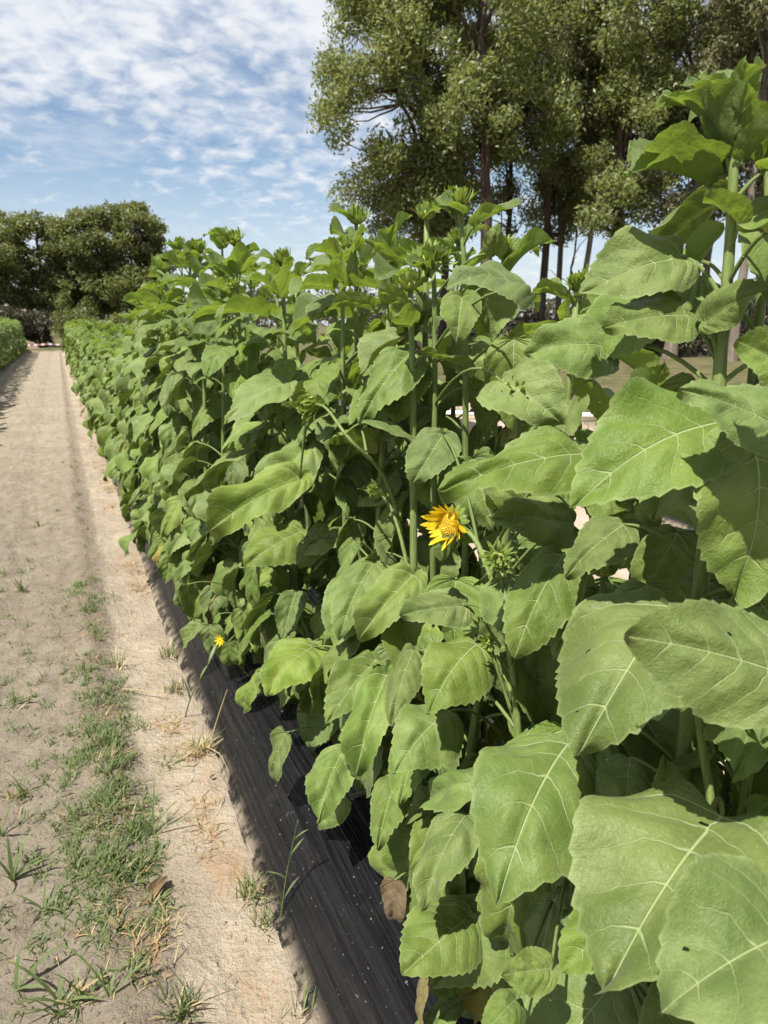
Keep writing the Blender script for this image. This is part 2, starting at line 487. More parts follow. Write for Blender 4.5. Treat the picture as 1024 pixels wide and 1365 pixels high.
class Leaf:
    """a bent, puckered, toothed sunflower leaf; upper side faces +z, stalk at the origin, tip along +y"""
    def __init__(s, seed, nv=40, nu=7, teeth=15, droop=None, fold=None, wave=None, holes=0, width=1.0, petiole=False):
        r = np.random.RandomState(seed)
        droop = r.uniform(0.5, 1.5) if droop is None else droop
        fold = r.uniform(-0.18, 0.42) if fold is None else fold
        wave = r.uniform(0.03, 0.085) if wave is None else wave
        t = np.linspace(0.0, 1, nv + 1)
        ox = np.interp(t, OL, OUT[:, 0]); oy = np.interp(t, OL, OUT[:, 1])
        # smooth the interpolated outline a little
        for _ in range(2):
            ox[1:-1] = (ox[:-2] + 2 * ox[1:-1] + ox[2:]) / 4; oy[1:-1] = (oy[:-2] + 2 * oy[1:-1] + oy[2:]) / 4
        ox = ox * width
        mid = np.clip((t - 0.41) / 0.59, 0, 1) ** 1.22
        us = np.linspace(-1, 1, 2 * nu + 1)
        XY = np.zeros((nv + 1, 2 * nu + 1, 2))
        ph = r.rand() * 6
        lob = {-1: 1 + r.uniform(-.12, .12), 1: 1 + r.uniform(-.12, .12)}
        for side in (-1, 1):
            saw = (t * teeth + (0.3 if side > 0 else 0)) % 1.0
            amp = 0.026 * np.clip(np.minimum(t * 7, (1 - t) * 6), 0, 1) * (0.6 + 0.8 * np.abs(np.sin(ph + 7 * t + side)))
            for k, u in enumerate(us):
                if u * side < 0 or (u == 0 and side < 0): continue
                a = abs(u)
                cxp = ox * 0.5; cyp = mid + (oy - mid) * 0.26
                bx = 2 * a * (1 - a) * cxp + a * a * ox
                by = (1 - a) ** 2 * mid + 2 * a * (1 - a) * cyp + a * a * oy
                e = a ** 6
                bx = bx + e * amp * saw * 0.8; by = by + e * amp * saw * 0.9
                XY[:, k, 0] = side * bx * lob[side]; XY[:, k, 1] = by
        x = XY[..., 0]; y = XY[..., 1]
        A = np.abs(us)[None, :] * np.ones_like(x)
        T = t[:, None] * np.ones_like(x)
        s_ = T * 9.0 + .2
        quilt = np.abs(np.sin(np.pi * s_)) * np.minimum(A * 3, 1) * (1 - A ** 4)
        z = fold * np.abs(x) + r.uniform(-0.9, 0.5) * x * x
        z = z + 0.022 * quilt + 0.022 * np.exp(-(x / 0.05) ** 2) * -1
        for q in range(3):
            sg = np.where(us[None, :] >= 0, 1.0, -1.0)
            z = z + wave * A ** 2.2 * np.sin(ph + q * 2.1 + sg * (1.3 + q) + T * (5.5 + 5.0 * q + r.uniform(-1, 1))) / (1 + 0.6 * q)
        z = z + 0.11 * (vnoise(x * 5 + 9, y * 5 + 3, seed % 50) - .5) * np.minimum(A * 2.5, 1)
        tw = r.uniform(-0.5, 0.5)
        side_bend = r.uniform(-0.10, 0.10)
        z = z + tw * x * np.clip(y, 0, 1)
        x = x + side_bend * np.clip(y, 0, 1) ** 2
        # droop: bend along the midrib
        M = 80
        yy = np.linspace(-0.2, 1.1, M)
        ang = -droop * (np.clip(yy, 0, 2) ** 1.3)
        cy = np.concatenate([[0], np.cumsum(np.cos(ang[:-1]) * np.diff(yy))])
        cz = np.concatenate([[0], np.cumsum(np.sin(ang[:-1]) * np.diff(yy))])
        cy -= np.interp(0, yy, cy); cz -= np.interp(0, yy, cz)
        av = np.interp(y, yy, ang)
        Y = np.interp(y, yy, cy) - z * np.sin(av)
        Zc = np.interp(y, yy, cz) + z * np.cos(av)
        V = np.stack([x, Y, Zc], -1)
        V -= V[0, nu]
        s.tip = V[-1, nu].copy()
        W = 2 * nu + 1
        faces = []
        hole = set(); vr = V.copy()
        for _ in range(holes):
            i = r.randint(int(nv * .15), int(nv * .9)); k = r.randint(1, 2 * nu - 1)
            hole.add((i, k))
            cen = (vr[i, k] + vr[i, k + 1] + vr[i + 1, k] + vr[i + 1, k + 1]) / 4
            for (a_, b_) in ((i, k), (i, k + 1), (i + 1, k), (i + 1, k + 1)): V[a_, b_] += (cen - V[a_, b_]) * r.uniform(.1, .75)
        for i in range(nv):
            for k in range(2 * nu):
                if (i, k) in hole: continue
                faces.append((i * W + k, i * W + k + 1, (i + 1) * W + k + 1, (i + 1) * W + k))
        me = bpy.data.meshes.new('leaf')
        me.from_pydata(V.reshape(-1, 3).tolist(), [], faces)
        me.polygons.foreach_set('use_smooth', [True] * len(faces))
        li = np.zeros(len(me.loops), int); me.loops.foreach_get('vertex_index', li)
        U1 = np.stack([us[None, :] * 0.5 + 0.5 + 0 * T, T], -1).reshape(-1, 2)
        U2 = np.stack([XY[..., 0] + 0.5, XY[..., 1]], -1).reshape(-1, 2)
        l1 = me.uv_layers.new(name='across'); l1.data.foreach_set('uv', U1[li].ravel())
        l2 = me.uv_layers.new(name='flat'); l2.data.foreach_set('uv', U2[li].ravel())
        me.materials.append(LEAF)
        me.update()
        s.me = me; s.V = V.reshape(-1, 3); s.F = faces; s.U1 = U1; s.U2 = U2; s.W0 = 0.81 * width
        s.alt = {}

    def with_mat(s, mat):
        if mat is LEAF: return s.me
        if mat not in s.alt:
            m2 = s.me.copy(); m2.materials[0] = mat; s.alt[mat] = m2
        return s.alt[mat]

    def frame(s, B, T, N, wr=None):
        """4x4 that puts the stalk at B, the tip at T and turns the upper side towards N"""
        B = np.asarray(B, float); d = np.asarray(T, float) - B
        L = np.linalg.norm(d); d = d / L
        N = np.asarray(N, float); N = unit(N - d * (N @ d))
        Xw = np.cross(d, N)
        l = np.linalg.norm(s.tip); e1 = s.tip / l
        e1 = unit(np.array([0, e1[1], e1[2]])); e3 = np.array([0, -e1[2], e1[1]])
        k = L / l
        kx = k if wr is None else (wr * L / s.W0)
        M = kx * np.outer(Xw, [1, 0, 0]) + k * np.outer(d, e1) + k * np.outer(N, e3)
        M4 = np.eye(4); M4[:3, :3] = M; M4[:3, 3] = B
        return M4


NEAR = [Leaf(100 + i, 44, 7, 15, holes=(0, 0, 2, 1, 3, 0)[i % 6]) for i in range(22)]
NEARUP = [Leaf(200 + i, 44, 7, 15, droop=0.35 + 0.08 * i, fold=0.25 + 0.05 * (i % 4)) for i in range(8)]
MIDL = [Leaf(300 + i, 16, 4, 6, width=0.95) for i in range(14)]
MIDUP = [Leaf(400 + i, 16, 4, 6, droop=0.5, fold=0.35) for i in range(5)]
FARL = [Leaf(500 + i, 6, 2, 1, wave=0.05, width=0.95) for i in range(8)]


def M4(m): return Matrix(m.tolist())


def put_leaf(leaf, frame, parent, origin, mat=LEAF, stalk=None):
    f = frame.copy(); f[:3, 3] -= origin
    o = bpy.data.objects.new('leaf', leaf.with_mat(mat))
    C.objects.link(o); o.parent = parent
    o.matrix_basis = M4(f)
    if stalk is not None:
        pts, rad = stalk
        v, fc = tube(pts, rad, 6)
        inv = np.linalg.inv(frame)
        v = v @ inv[:3, :3].T + inv[:3, 3]
        b = MB().add(v, fc)
        p = bpy.data.objects.new('petiole', b.mesh('petiole', [STEM]))
        C.objects.link(p); p.parent = o
    return o


# ------------------------------------------------------------------ buds and flowers
def bract(mb, base, direction, out, length, width, curl, mi=0):
    """a pointed, curling strip"""
    d = unit(direction); o = unit(np.asarray(out) - d * (np.asarray(out) @ d)); sd = np.cross(d, o)
    n = 5; v = []; f = []
    for i in range(n):
        q = i / (n - 1)
        a = curl * q
        c = np.asarray(base) + length * (d * math.sin(q * 1.0) * (1 - .12 * q) + o * (curl * q * q * 0.5))
        wd = width * (0.75 + 0.7 * q - 1.45 * q ** 2.2)
        v += [c - sd * wd + o * wd * 0.25, c - o * wd * 0.25 * -0.0, c + sd * wd + o * wd * 0.25]
    for i in range(n - 1):
        for k in (0, 1):
            f.append((i * 3 + k, i * 3 + k + 1, (i + 1) * 3 + k + 1, (i + 1) * 3 + k))
    mb.add(v, f, mi)


def basis(n):
    n = unit(n); ref = np.array([0, 0, 1.0]) if abs(n[2]) < .9 else np.array([1.0, 0, 0])
    a = unit(np.cross(ref, n)); return a, np.cross(n, a), n


def dome(mb, c, n, r, hgt, mi=0, seg=14, rings=5, full=False):
    a, b, n = basis(n); v = []; f = []
    lo = -0.9 if full else 0.0
    for i in range(rings + 1):
        q = lo * np.pi / 2 + (np.pi / 2 - lo * np.pi / 2) * i / rings
        for k in range(seg):
            p = 2 * np.pi * k / seg
            v.append(c + r * math.cos(q) * (math.cos(p) * a + math.sin(p) * b) + n * hgt * math.sin(q))
    for i in range(rings):
        for k in range(seg):
            k2 = (k + 1) % seg
            f.append((i * seg + k, i * seg + k2, (i + 1) * seg + k2, (i + 1) * seg + k))
    mb.add(v, f, mi)


def bud_mesh(seed, r=0.020, open_=0.5, yellow=False):
    rr = np.random.RandomState(seed); mb = MB()
    n = np.array([0, 0, 1.0])
    dome(mb, np.array([0, 0, 0.0]), n, r, r * 0.75, 1, full=True)
    for ring, (cnt, ln, tilt) in enumerate(((12, 2.1, 1.15), (13, 1.9, 0.75), (11, 1.6, 0.35), (8, 1.2, 0.05))):
        for k in range(cnt):
            p = 2 * np.pi * (k + 0.5 * ring + rr.uniform(-.25, .25)) / cnt
            ra = np.array([math.cos(p), math.sin(p), 0])
            tl = tilt * open_ * 1.6 + rr.uniform(-.2, .2)
            d = unit(ra * math.sin(tl) + n * math.cos(tl))
            base = ra * r * (0.98 - 0.17 * ring) + n * r * (-0.25 + 0.28 * ring)
            bract(mb, base, d, ra if rr.rand() < .8 else -ra, r * ln * rr.uniform(.8, 1.2), r * 0.26, rr.uniform(-.5, .6))
    return mb.mesh('flower_bud', [BUD, BUDCORE])


BUDS = [bud_mesh(i, 0.02, o) for i, o in enumerate((0.45, 0.8, 0.3, 0.62))]


def put_bud(parent, origin, pos, n, k, size=1.0):
    o = bpy.data.objects.new('flower_bud', BUDS[k % len(BUDS)])
    C.objects.link(o); o.parent = parent
    q = Vector(unit(n)).to_track_quat('Z', 'Y')
    o.matrix_basis = Matrix.Translation(Vector(np.asarray(pos) - origin)) @ q.to_matrix().to_4x4() @ Matrix.Scale(size, 4)
    return o

# ------------------------------------------------------------------ ground
def grid(xs, ys, zf, name, mat):
    Xg, Yg = np.meshgrid(xs, ys)
    Zg = zf(Xg, Yg)
    v = np.stack([Xg, Yg, Zg], -1).reshape(-1, 3)
    nx = len(xs); ny = len(ys)
    i = np.arange(ny - 1)[:, None] * nx + np.arange(nx - 1)[None, :]
    f = np.stack([i, i + 1, i + nx + 1, i + nx], -1).reshape(-1, 4)
    me = bpy.data.meshes.new(name)
    me.from_pydata(v.tolist(), [], f.tolist())
    me.polygons.foreach_set('use_smooth', [True] * len(f))
    me.materials.append(mat); me.update()
    return me


def ygrow(y0, y1, d0, k=0.012):
    ys = [y0]
    while ys[-1] < y1: ys.append(ys[-1] + d0 + k * max(0, ys[-1] - 1.5))
    return np.array(ys)


xs = np.concatenate([np.linspace(-600, -20, 12), np.linspace(-16, 20, 37), np.linspace(30, 600, 12)])
ys = np.concatenate([np.linspace(-200, -6, 8), np.linspace(-4, 70, 75), np.linspace(80, 900, 16)])
land = link('ground', grid(xs, ys, lambda x, y: -0.06 + 0.02 * (vnoise(x * .7 + 40, y * .7 + 40, 3) - .5), 'ground', LAND))
structure(land)


def path_z(x, y):
    z = 0.016 * (vnoise(x * 3 + 20, y * 2.2 + 20, 1) - .5) + 0.010 * (vnoise(x * 11 + 50, y * 9 + 50, 2) - .5)
    rough = np.clip((0.12 - x) / 0.08, 0.25, 1.0)
    z = z + rough * 0.020 * (vnoise(x * 26 + 90, y * 22 + 90, 4) - .5) + rough * 0.009 * (vnoise(x * 60, y * 55, 5) - .5)
    tread = np.sin(2 * np.pi * (y / .082 + np.abs(x + .36) / .16)) * np.exp(-((x + .36) / .13) ** 4) * np.clip(vnoise(x * 2 + 30, y * 1.1 + 30, 8) * 2.2 - .7, 0, 1)
    z = z + .0055 * tread + 0.030 * np.clip(vnoise(x * 17 + 10, y * 15 + 10, 14) - .74, 0, 1) * rough
    # wheel track edge, a low ridge left of the pale strip, shallow ruts
    z = z + 0.018 * np.exp(-((x + 0.02 + 0.03 * (vnoise(y * .9 + 5, y * 0 + 2, 6) - .5)) / 0.07) ** 2)
    z = z - 0.022 * np.exp(-((x + 0.38) / 0.14) ** 2) - 0.010 * np.exp(-((x - 0.2) / 0.09) ** 2)
    z = z - 0.022 * np.exp(-((x + 1.12) / 0.14) ** 2)
    return z


def path_z1(x, y): return float(path_z(np.array([float(x)]), np.array([float(y)]))[0])


xs = np.linspace(-1.52, 0.42, 98)
ys = np.concatenate([np.linspace(-2, 0.9, 20), ygrow(1.0, 47.5, 0.018)])
structure(link('path', grid(xs, ys, path_z, 'path', SOIL)))


def bed(name, prof, y0, y1, mat, label, seed):
    pr = np.array(prof)
    L = np.concatenate([[0], np.cumsum(np.linalg.norm(np.diff(pr, axis=0), axis=1))])
    q = np.linspace(0, L[-1], 46)
    px = np.interp(q, L, pr[:, 0]); pz = np.interp(q, L, pr[:, 1])
    for _ in range(2):
        pz[1:-1] = (pz[:-2] + 2 * pz[1:-1] + pz[2:]) / 4
    ys = ygrow(y0, y1, 0.05, 0.02)
    n = len(q)
    v = []
    for y in ys:
        wob = 0.022 * (vnoise(np.full(n, y * 1.1 + 7), q * 1.5 + seed, seed) - .5)
        wr = 0.012 * (vnoise(np.full(n, y * 0.55 + 3), q * 22 + 10 * seed, seed + 1) - .5) + 0.005 * (vnoise(np.full(n, y * 3.5), q * 9 + 5, seed + 2) - .5)
        edge = np.clip(1 - q / 0.1, 0, 1) * 0.035 * (vnoise(np.full(n, y * 1.7), q * 0, seed + 3) - .5)
        z = pz + wob * 0.7 + wr
        v.append(np.stack([px + edge, np.full(n, y), z], -1))
    v = np.concatenate(v)
    ny = len(ys)
    i = np.arange(ny - 1)[:, None] * n + np.arange(n - 1)[None, :]
    f = np.stack([i, i + 1, i + n + 1, i + n], -1).reshape(-1, 4)
    me = bpy.data.meshes.new(name); me.from_pydata(v.tolist(), [], f.tolist())
    me.polygons.foreach_set('use_smooth', [True] * len(f))
    me.materials.append(mat); me.update()
    o = structure(link(name, me))
    return o


bed('mulched_bed', [(.335, -.05), (.362, .005), (.42, .055), (.49, .11), (.545, .145), (.62, .155), (1.28, .155), (1.36, .11), (1.5, .0), (1.52, -.05)], -2, 46.5, FILM, '', 11)
bed('left_mulched_bed', [(-2.66, -.05), (-2.6, .02), (-2.46, .13), (-2.36, .15), (-1.66, .15), (-1.57, .12), (-1.44, .01), (-1.41, -.05)], 3, 46.5, FILMDUSTY, '', 21)
bed('bare_mulched_bed', [(4.18, -.08), (4.24, -.02), (4.4, .10), (4.5, .12), (5.6, .12), (5.72, .08), (5.85, -.03), (5.9, -.08)], -3, 46, FILM, '', 31)

# ------------------------------------------------------------------ plants of the rows
# leaves one can tell apart in the front: plant, stalk end xyz, tip xyz, width / length
HERO=[
 ('A',0.74,0.633,1.432,0.541,0.669,1.341,0.8),('A',0.78,0.89,1.515,0.646,0.921,1.508,0.85),('A',0.78,0.745,1.562,0.674,0.779,1.535,0.9),
 ('A',0.8,0.778,1.638,0.665,0.818,1.577,0.75),('B',0.72,0.532,1.436,0.612,0.583,1.484,0.75),('B',0.66,0.484,1.501,0.603,0.511,1.532,0.9),
 ('C',0.74,0.871,1.354,0.486,0.898,1.312,0.62),('F',0.8,1.218,1.441,0.847,1.09,1.356,0.95),('F',0.86,1.223,1.605,0.687,1.245,1.611,0.75),
 ('F',0.82,1.659,1.485,0.645,1.606,1.316,0.62),('I',0.6,0.403,1.227,0.463,0.476,1.263,0.75),('I',0.68,0.625,1.201,0.507,0.546,1.068,0.95),
 ('J',0.653,0.766,0.925,0.44,0.647,0.82,0.85),('J',0.72,0.786,0.918,0.587,0.622,0.802,0.45),('I',0.62,0.465,1.02,0.42,0.385,0.935,0.95),
 ('I',0.55,0.322,1.026,0.398,0.336,0.998,0.9),('J',0.58,0.914,0.5,0.426,0.854,0.475,0.9),('J',0.598,0.965,0.675,0.453,0.861,0.609,0.55),
 ('C',0.72,1.144,0.916,0.568,1.079,0.831,0.85),('C',0.74,1.236,0.961,0.591,1.235,0.953,0.75),('E',0.74,1.484,0.949,0.567,1.403,0.84,0.62),
 ('E',0.729,1.703,0.911,0.576,1.582,0.765,0.5),('C',0.688,1.368,0.808,0.586,1.248,0.697,0.48),('E',0.669,1.159,0.766,0.506,1.098,0.707,0.85),
 ('C',0.72,0.889,1.187,0.581,0.817,1.061,0.55),('C',0.7,1.038,1.09,0.683,0.954,1.02,0.9),('A',0.74,0.782,1.262,0.63,0.778,1.198,0.75),
 ('C',0.78,0.943,1.214,0.633,0.976,1.236,0.7),('T',0.8,0.714,1.815,0.779,0.688,1.854,0.75),('T',0.8,0.747,1.806,0.746,0.748,1.844,0.5),
 ('T',0.79,0.767,1.817,0.729,0.788,1.817,0.35),('T',0.8,0.737,1.734,0.683,0.768,1.766,0.6),('T',0.8,0.748,1.723,0.687,0.783,1.739,0.6),
 ('T',0.8,0.693,1.671,0.746,0.706,1.703,0.9),('T',0.82,0.773,1.632,0.817,0.733,1.677,0.6),('A',0.78,0.709,1.552,0.798,0.622,1.597,0.7),
 ('E',0.705,2.285,0.85,0.495,2.202,0.761,0.85),('E',0.6,1.866,0.617,0.428,1.774,0.544,0.9),('E',0.58,1.557,0.464,0.446,1.425,0.377,0.62),
 ('E',0.6,1.268,0.558,0.495,1.155,0.485,0.62),('E',0.661,1.538,0.707,0.501,1.435,0.613,0.6),('E',0.647,1.435,0.721,0.504,1.268,0.586,0.5),
 ('H',0.7,2.342,1.364,0.461,2.264,1.231,0.6),('H',0.84,2.24,1.552,0.838,2.196,1.466,1.0),('H',0.68,3.314,1.232,0.499,3.2,1.041,0.6),
 ('H',0.62,2.008,1.097,0.326,1.904,0.992,0.55),('G',0.9,1.558,1.8,0.824,1.561,1.814,0.6),('G',0.9,1.505,1.765,0.954,1.406,1.801,0.45),
 ('F',0.9,1.412,1.7,0.88,1.382,1.76,0.9),('H',0.7,2.174,1.168,0.501,2.055,0.981,0.6),('E',0.644,2.168,0.675,0.558,2.055,0.559,0.55),
 ('C',0.78,0.874,1.115,0.666,0.836,1.031,0.6),('I',0.698,0.584,0.884,0.686,0.619,0.982,0.6),('J',0.522,0.613,0.706,0.449,0.624,0.715,0.8),
 ('J',0.587,0.658,0.733,0.631,0.56,0.76,0.7),('J',0.5,0.653,0.622,0.422,0.626,0.611,0.7),('J',0.621,0.568,0.799,0.487,0.55,0.772,0.7),
 ('C',0.78,1.419,1.305,0.692,1.373,1.199,0.8),('C',0.8,1.065,1.195,0.682,1.094,1.273,0.6),('I',0.68,0.666,0.955,0.614,0.601,0.9,0.9),
 ('E',0.651,1.258,0.647,0.563,1.153,0.571,0.8),('F',0.8,1.57,1.235,0.862,1.492,1.289,0.8),
]

KEEP = np.array([(.695, 1.225, 1.152), (.68, 1.019, 1.143), (0.620, 1.881, 1.334), (0.620, 1.763, 1.349), (.44, 2.5, .40), (.76, 1.765, 1.11), (.78, 1.66, 1.03), (.78, 1.60, .95), (.86, 1.641, 1.71), (.90, 1.59, 1.84), (.90, 1.56, 1.76), (.74, 1.03, .87)])   # buds and the flower stay in view
hm = np.array([[(h[1] + h[4]) / 2, (h[2] + h[5]) / 2, (h[3] + h[6]) / 2] for h in HERO]) - CAM
hd = np.linalg.norm(hm, axis=1); hu = hm / hd[:, None]
hl = np.array([np.linalg.norm(np.array(h[1:4]) - np.array(h[4:7])) for h in HERO]) / hd
kd = np.linalg.norm(KEEP - CAM, axis=1)
hu = np.concatenate([hu, (KEEP - CAM) / kd[:, None]]); hd = np.concatenate([hd, kd]); hl = np.concatenate([hl, .20 / kd])


def covers_front_leaf(B, T, s=0.44):
    """true where a filler leaf would grow in front of one of the named front leaves"""
    for P, rad in (((B + T) / 2, 0.45 * np.linalg.norm(T - B)), (T, 0.02), (B, 0.02)):
        m = P - CAM; d = np.linalg.norm(m)
        if d > 5.5: continue
        ang = np.arccos(np.clip(hu @ (m / d), -1, 1))
        if np.any((ang < hl * s * 0.75 + rad / d * 0.6) & (d < hd + 0.05)): return True
    return False


def stem_line(rr, x, y, z0, height, lean=0.05, n=7):
    q = np.linspace(0, 1, n)
    lx, ly = rr.uniform(-lean, lean, 2); bx, by = rr.uniform(-.03, .03, 2)
    return np.stack([x + lx * q + bx * np.sin(q * 5), y + ly * q + by * np.sin(q * 4 + 1), z0 + height * q], -1)


def on_line(line, q):
    k = q * (len(line) - 1); i = int(min(k, len(line) - 2)); return line[i] + (line[i + 1] - line[i]) * (k - i)


def leaf_specs(rr, line, height, n, outward, pull, big=1.0, qlo=0.07, qhi=0.985):
    """where each leaf of a plant starts, ends and faces"""
    sp = []
    a0 = rr.rand() * 6.28
    for k in range(n + (12 if pull > .5 else 0)):
        q = qlo + (qhi - qlo) * (k + rr.uniform(-.3, .3)) / (n - 1)
        low = k >= n
        if low: q = rr.uniform(.06, .30)
        q = min(max(q, .08), .99)
        az = a0 + k * 2.39996 + rr.uniform(-.35, .35)
        dv = np.array([math.cos(az), math.sin(az)]) + pull * np.asarray(outward)
        dv = dv / (np.linalg.norm(dv) + 1e-6)
        size = np.interp(q, [0, .2, .45, .7, .86, 1], [.14, .185, .205, .200, .170, .105]) * rr.uniform(.70, 1.12) * big
        rise = np.interp(q, [0, .5, .85, 1], [.35, .55, .8, 1.3]) + rr.uniform(-.2, .2)
        pl = size * np.interp(q, [0, .6, .9, 1], [.75, .62, .36, .12]) * rr.uniform(.8, 1.25) * (2.2 if low else 1)
        A = on_line(line, q)
        B = A + pl * np.array([dv[0] * math.cos(rise), dv[1] * math.cos(rise), math.sin(rise)])
        pitch = np.interp(q, [0, .3, .6, .82, .93, 1], [-1.35, -1.2, -1.0, -.45, .25, .8]) + rr.uniform(-.45, .45)
        az2 = math.atan2(dv[1], dv[0]) + rr.uniform(-.65, .65)
        d = np.array([math.cos(az2) * math.cos(pitch), math.sin(az2) * math.cos(pitch), math.sin(pitch)])
        T = B + d * size
        N = np.array([0, 0, .62]) + SUN * 0.5 + np.array([dv[0], dv[1], 0]) * .45 + rr.uniform(-.55, .55, 3)
        if q > .85: N = np.array([0, 0, .9]) - np.array([dv[0], dv[1], 0]) * .35 + rr.uniform(-.2, .2, 3)
        mid = A + (B - A) * .55 + np.array([0, 0, pl * .22])
        sp.append((q, A, mid, B, T, N, size))
    return sp


def grow(rr, x, y, height, outward, pull, tier, label, group, n=26, budn=0, check=False, lean=.05, face=None):
    z0 = 0.13
    origin = np.array([x, y, z0])
    root = empty('sunflower', origin, label, 'sunflower', group)
    line = stem_line(rr, x, y, z0, height, lean)
    mb = MB()
    rad = np.linspace(0.0135, 0.006, len(line)) * rr.uniform(.8, 1.15)
    mb.add(*tube(line - origin, rad, 7))
    for (q, A, mid, B, T, N, size) in leaf_specs(rr, line, height, n, outward, pull):
        if check and (covers_front_leaf(B, T) or np.linalg.norm((B + T) / 2 - CAM) < .55): continue
        if check and T[0] < (0.46 if y < 1.55 else 0.34): continue
        up = q > .86
        if tier == 'near':
            lf = (NEARUP if up else NEAR)[rr.randint(len(NEARUP if up else NEAR))]
        else:
            lf = (MIDUP if up else MIDL)[rr.randint(len(MIDUP if up else MIDL))]
        mat = YOUNG if q > .80 else LEAF
        if q < .26 and rr.rand() < .06: mat = YELLOW if rr.rand() < .25 else WITHER
        if mat in (YELLOW, WITHER): T = B + (T - B) * .5 - np.array([0, 0, .03])
        F = lf.frame(B, T, N, rr.uniform(.52, .82) if mat in (LEAF, YOUNG) and not up else rr.uniform(.45, .65))
        pts = bezier(A, mid, B, 6 if tier == 'near' else 4)
        if tier == 'near':
            put_leaf(lf, F, root, origin, mat, (pts, np.linspace(.0042, .0026, len(pts)) * (.7 + 1.4 * size)))
        else:
            put_leaf(lf, F, root, origin, mat)
            mb.add(*tube(pts - origin, np.linspace(.0045, .003, len(pts)), 4))
    link('stem', mb.mesh('stem', [STEM]), root)
    top = line[-1]
    put_bud(root, origin, top + np.array([0, 0, .012]), np.array([rr.uniform(-.5, .1), rr.uniform(-.4, .2), 1]), rr.randint(4), rr.uniform(.8, 1.25))
    for _ in range(budn):
        q = rr.uniform(.6, .9); A = on_line(line, q)
        e = A + np.array([rr.uniform(-.16, -.05) if outward[0] < 0 else rr.uniform(.05, .16), rr.uniform(-.1, .08), rr.uniform(.06, .14)])
        sb = MB().add(*tube(bezier(A, A * .4 + e * .6 - np.array([0, 0, .02]), e, 5) - origin, [.005, .005, .0045, .004, .004], 5))
        link('branch', sb.mesh('branch', [STEM]), root)
        put_bud(root, origin, e + np.array([0, 0, .01]), np.array([rr.uniform(-.8, .1), rr.uniform(-.8, 0), .8]), rr.randint(4), rr.uniform(.6, .95))
    return root


def row_height(y):
    return float(np.interp(y, [0, 1, 2, 4, 5.2, 7, 10, 20, 46], [1.62, 1.58, 1.66, 1.74, 1.66, 1.38, 1.32, 1.42, 1.50]))


rr = np.random.RandomState(7)
LROW = 'small-looking sunflower in the distant narrowing half of the long black-mulched row'
LMID = 'green sunflower without open flower in the row left of the open flower, before it narrows'
LNEAR = 'green sunflower filling in behind the nearest big-leaved plants of the long row'
LLEFT = 'sunflower plant in the hedge-like row across the sandy path, at the far left'
# heights are set so that tips rise and dip along the row
y = -0.9
while y < 15.5:
    near = y < 4.6
    for lane, (x0, outw, pull) in enumerate(((float(np.interp(y, [1.2, 2.2, 3.2], [.80, .72, .60])), (-1, -.28), .8), (float(np.interp(y, [1.3, 3.5], [1.10, .98])), (.6, -.35), .25))):
        yy = y + (0.0 if lane == 0 else .17) + rr.uniform(-.05, .05)
        hgt = row_height(yy) * rr.uniform(.93, 1.04)
        if yy < 1.6: hgt = min(hgt, 1.50) - (0.0 if yy > 1.2 else .25)
        if yy < 1.25 and lane == 0: hgt -= .22
        if yy < .2 and lane == 0: continue
        if -0.05 < yy < .62 and lane == 1: hgt = 1.25
        n = 40 if yy < 5 else 36
        grow(rr, x0 + rr.uniform(-.05, .05), yy, hgt, outw, pull, 'near' if near else 'mid',
             LNEAR if yy < 2.6 else LMID if yy < 5.2 else LROW, 'filler sunflowers behind the front leaves' if yy < 2.6 else 'sunflowers at middle distance in the row' if yy < 5.2 else 'sunflowers along the long mulched row',
             n, budn=(1 if rr.rand() < .45 and 2.4 < yy < 7 else 0), check=yy < 4.2)
    y += .30

# two plants whose crowns stand out against the sky
grow(rr, .76, 3.45, 1.80, (-1, -.28), .6, 'near', 'sunflower with a pointed leafy crown standing alone against the sky, near the far grove', 'sunflowers along the long mulched row', 36)
grow(rr, .84, 2.12, 1.72, (-1, -.28), .6, 'near', 'sunflower with a broad leafy crown against the sky, just left of the gum trees', 'sunflowers along the long mulched row', 36, check=True)
grow(rr, .93, 1.80, 1.68, (-1, -.28), .6, 'near', 'sunflower with large upright top leaves between the broad crown and the curly bud', 'sunflowers along the long mulched row', 34, check=True)

# far plants are one small mesh each
def far_mesh(seed, outward, pull, height):
    rr = np.random.RandomState(seed)
    line = stem_line(rr, 0, 0, 0, height, .06)
    V = []; F = []; A1 = []; A2 = []; MI = []; n0 = 0
    def push(v, f, u1, u2, mi):
        nonlocal n0
        V.append(v); F.extend([tuple(i + n0 for i in q) for q in f]); A1.append(u1); A2.append(u2); MI.extend([mi] * len(f)); n0 += len(v)
    v, f = tube(line, np.linspace(.013, .006, len(line)), 4)
    push(v, f, np.zeros((len(v), 2)), np.zeros((len(v), 2)), 2)
    for (q, A, mid, B, T, N, size) in leaf_specs(rr, line, height, 34, outward, pull, 1.12):
        lf = FARL[rr.randint(len(FARL))]
        Fm = lf.frame(B, T, N, rr.uniform(.7, .9))
        push(lf.V @ Fm[:3, :3].T + Fm[:3, 3], lf.F, lf.U1, lf.U2, 1 if q > .8 else 0)
    me = bpy.data.meshes.new('sunflower')
    me.from_pydata(np.concatenate(V).tolist(), [], F)
    me.polygons.foreach_set('use_smooth', [True] * len(F)); me.polygons.foreach_set('material_index', MI)
    li = np.zeros(len(me.loops), int); me.loops.foreach_get('vertex_index', li)
    for nm, a in (('across', A1), ('flat', A2)):
        l = me.uv_layers.new(name=nm); l.data.foreach_set('uv', np.concatenate(a)[li].ravel())
    for m_ in (LEAF, YOUNG, STEM): me.materials.append(m_)
    me.update()
    return me


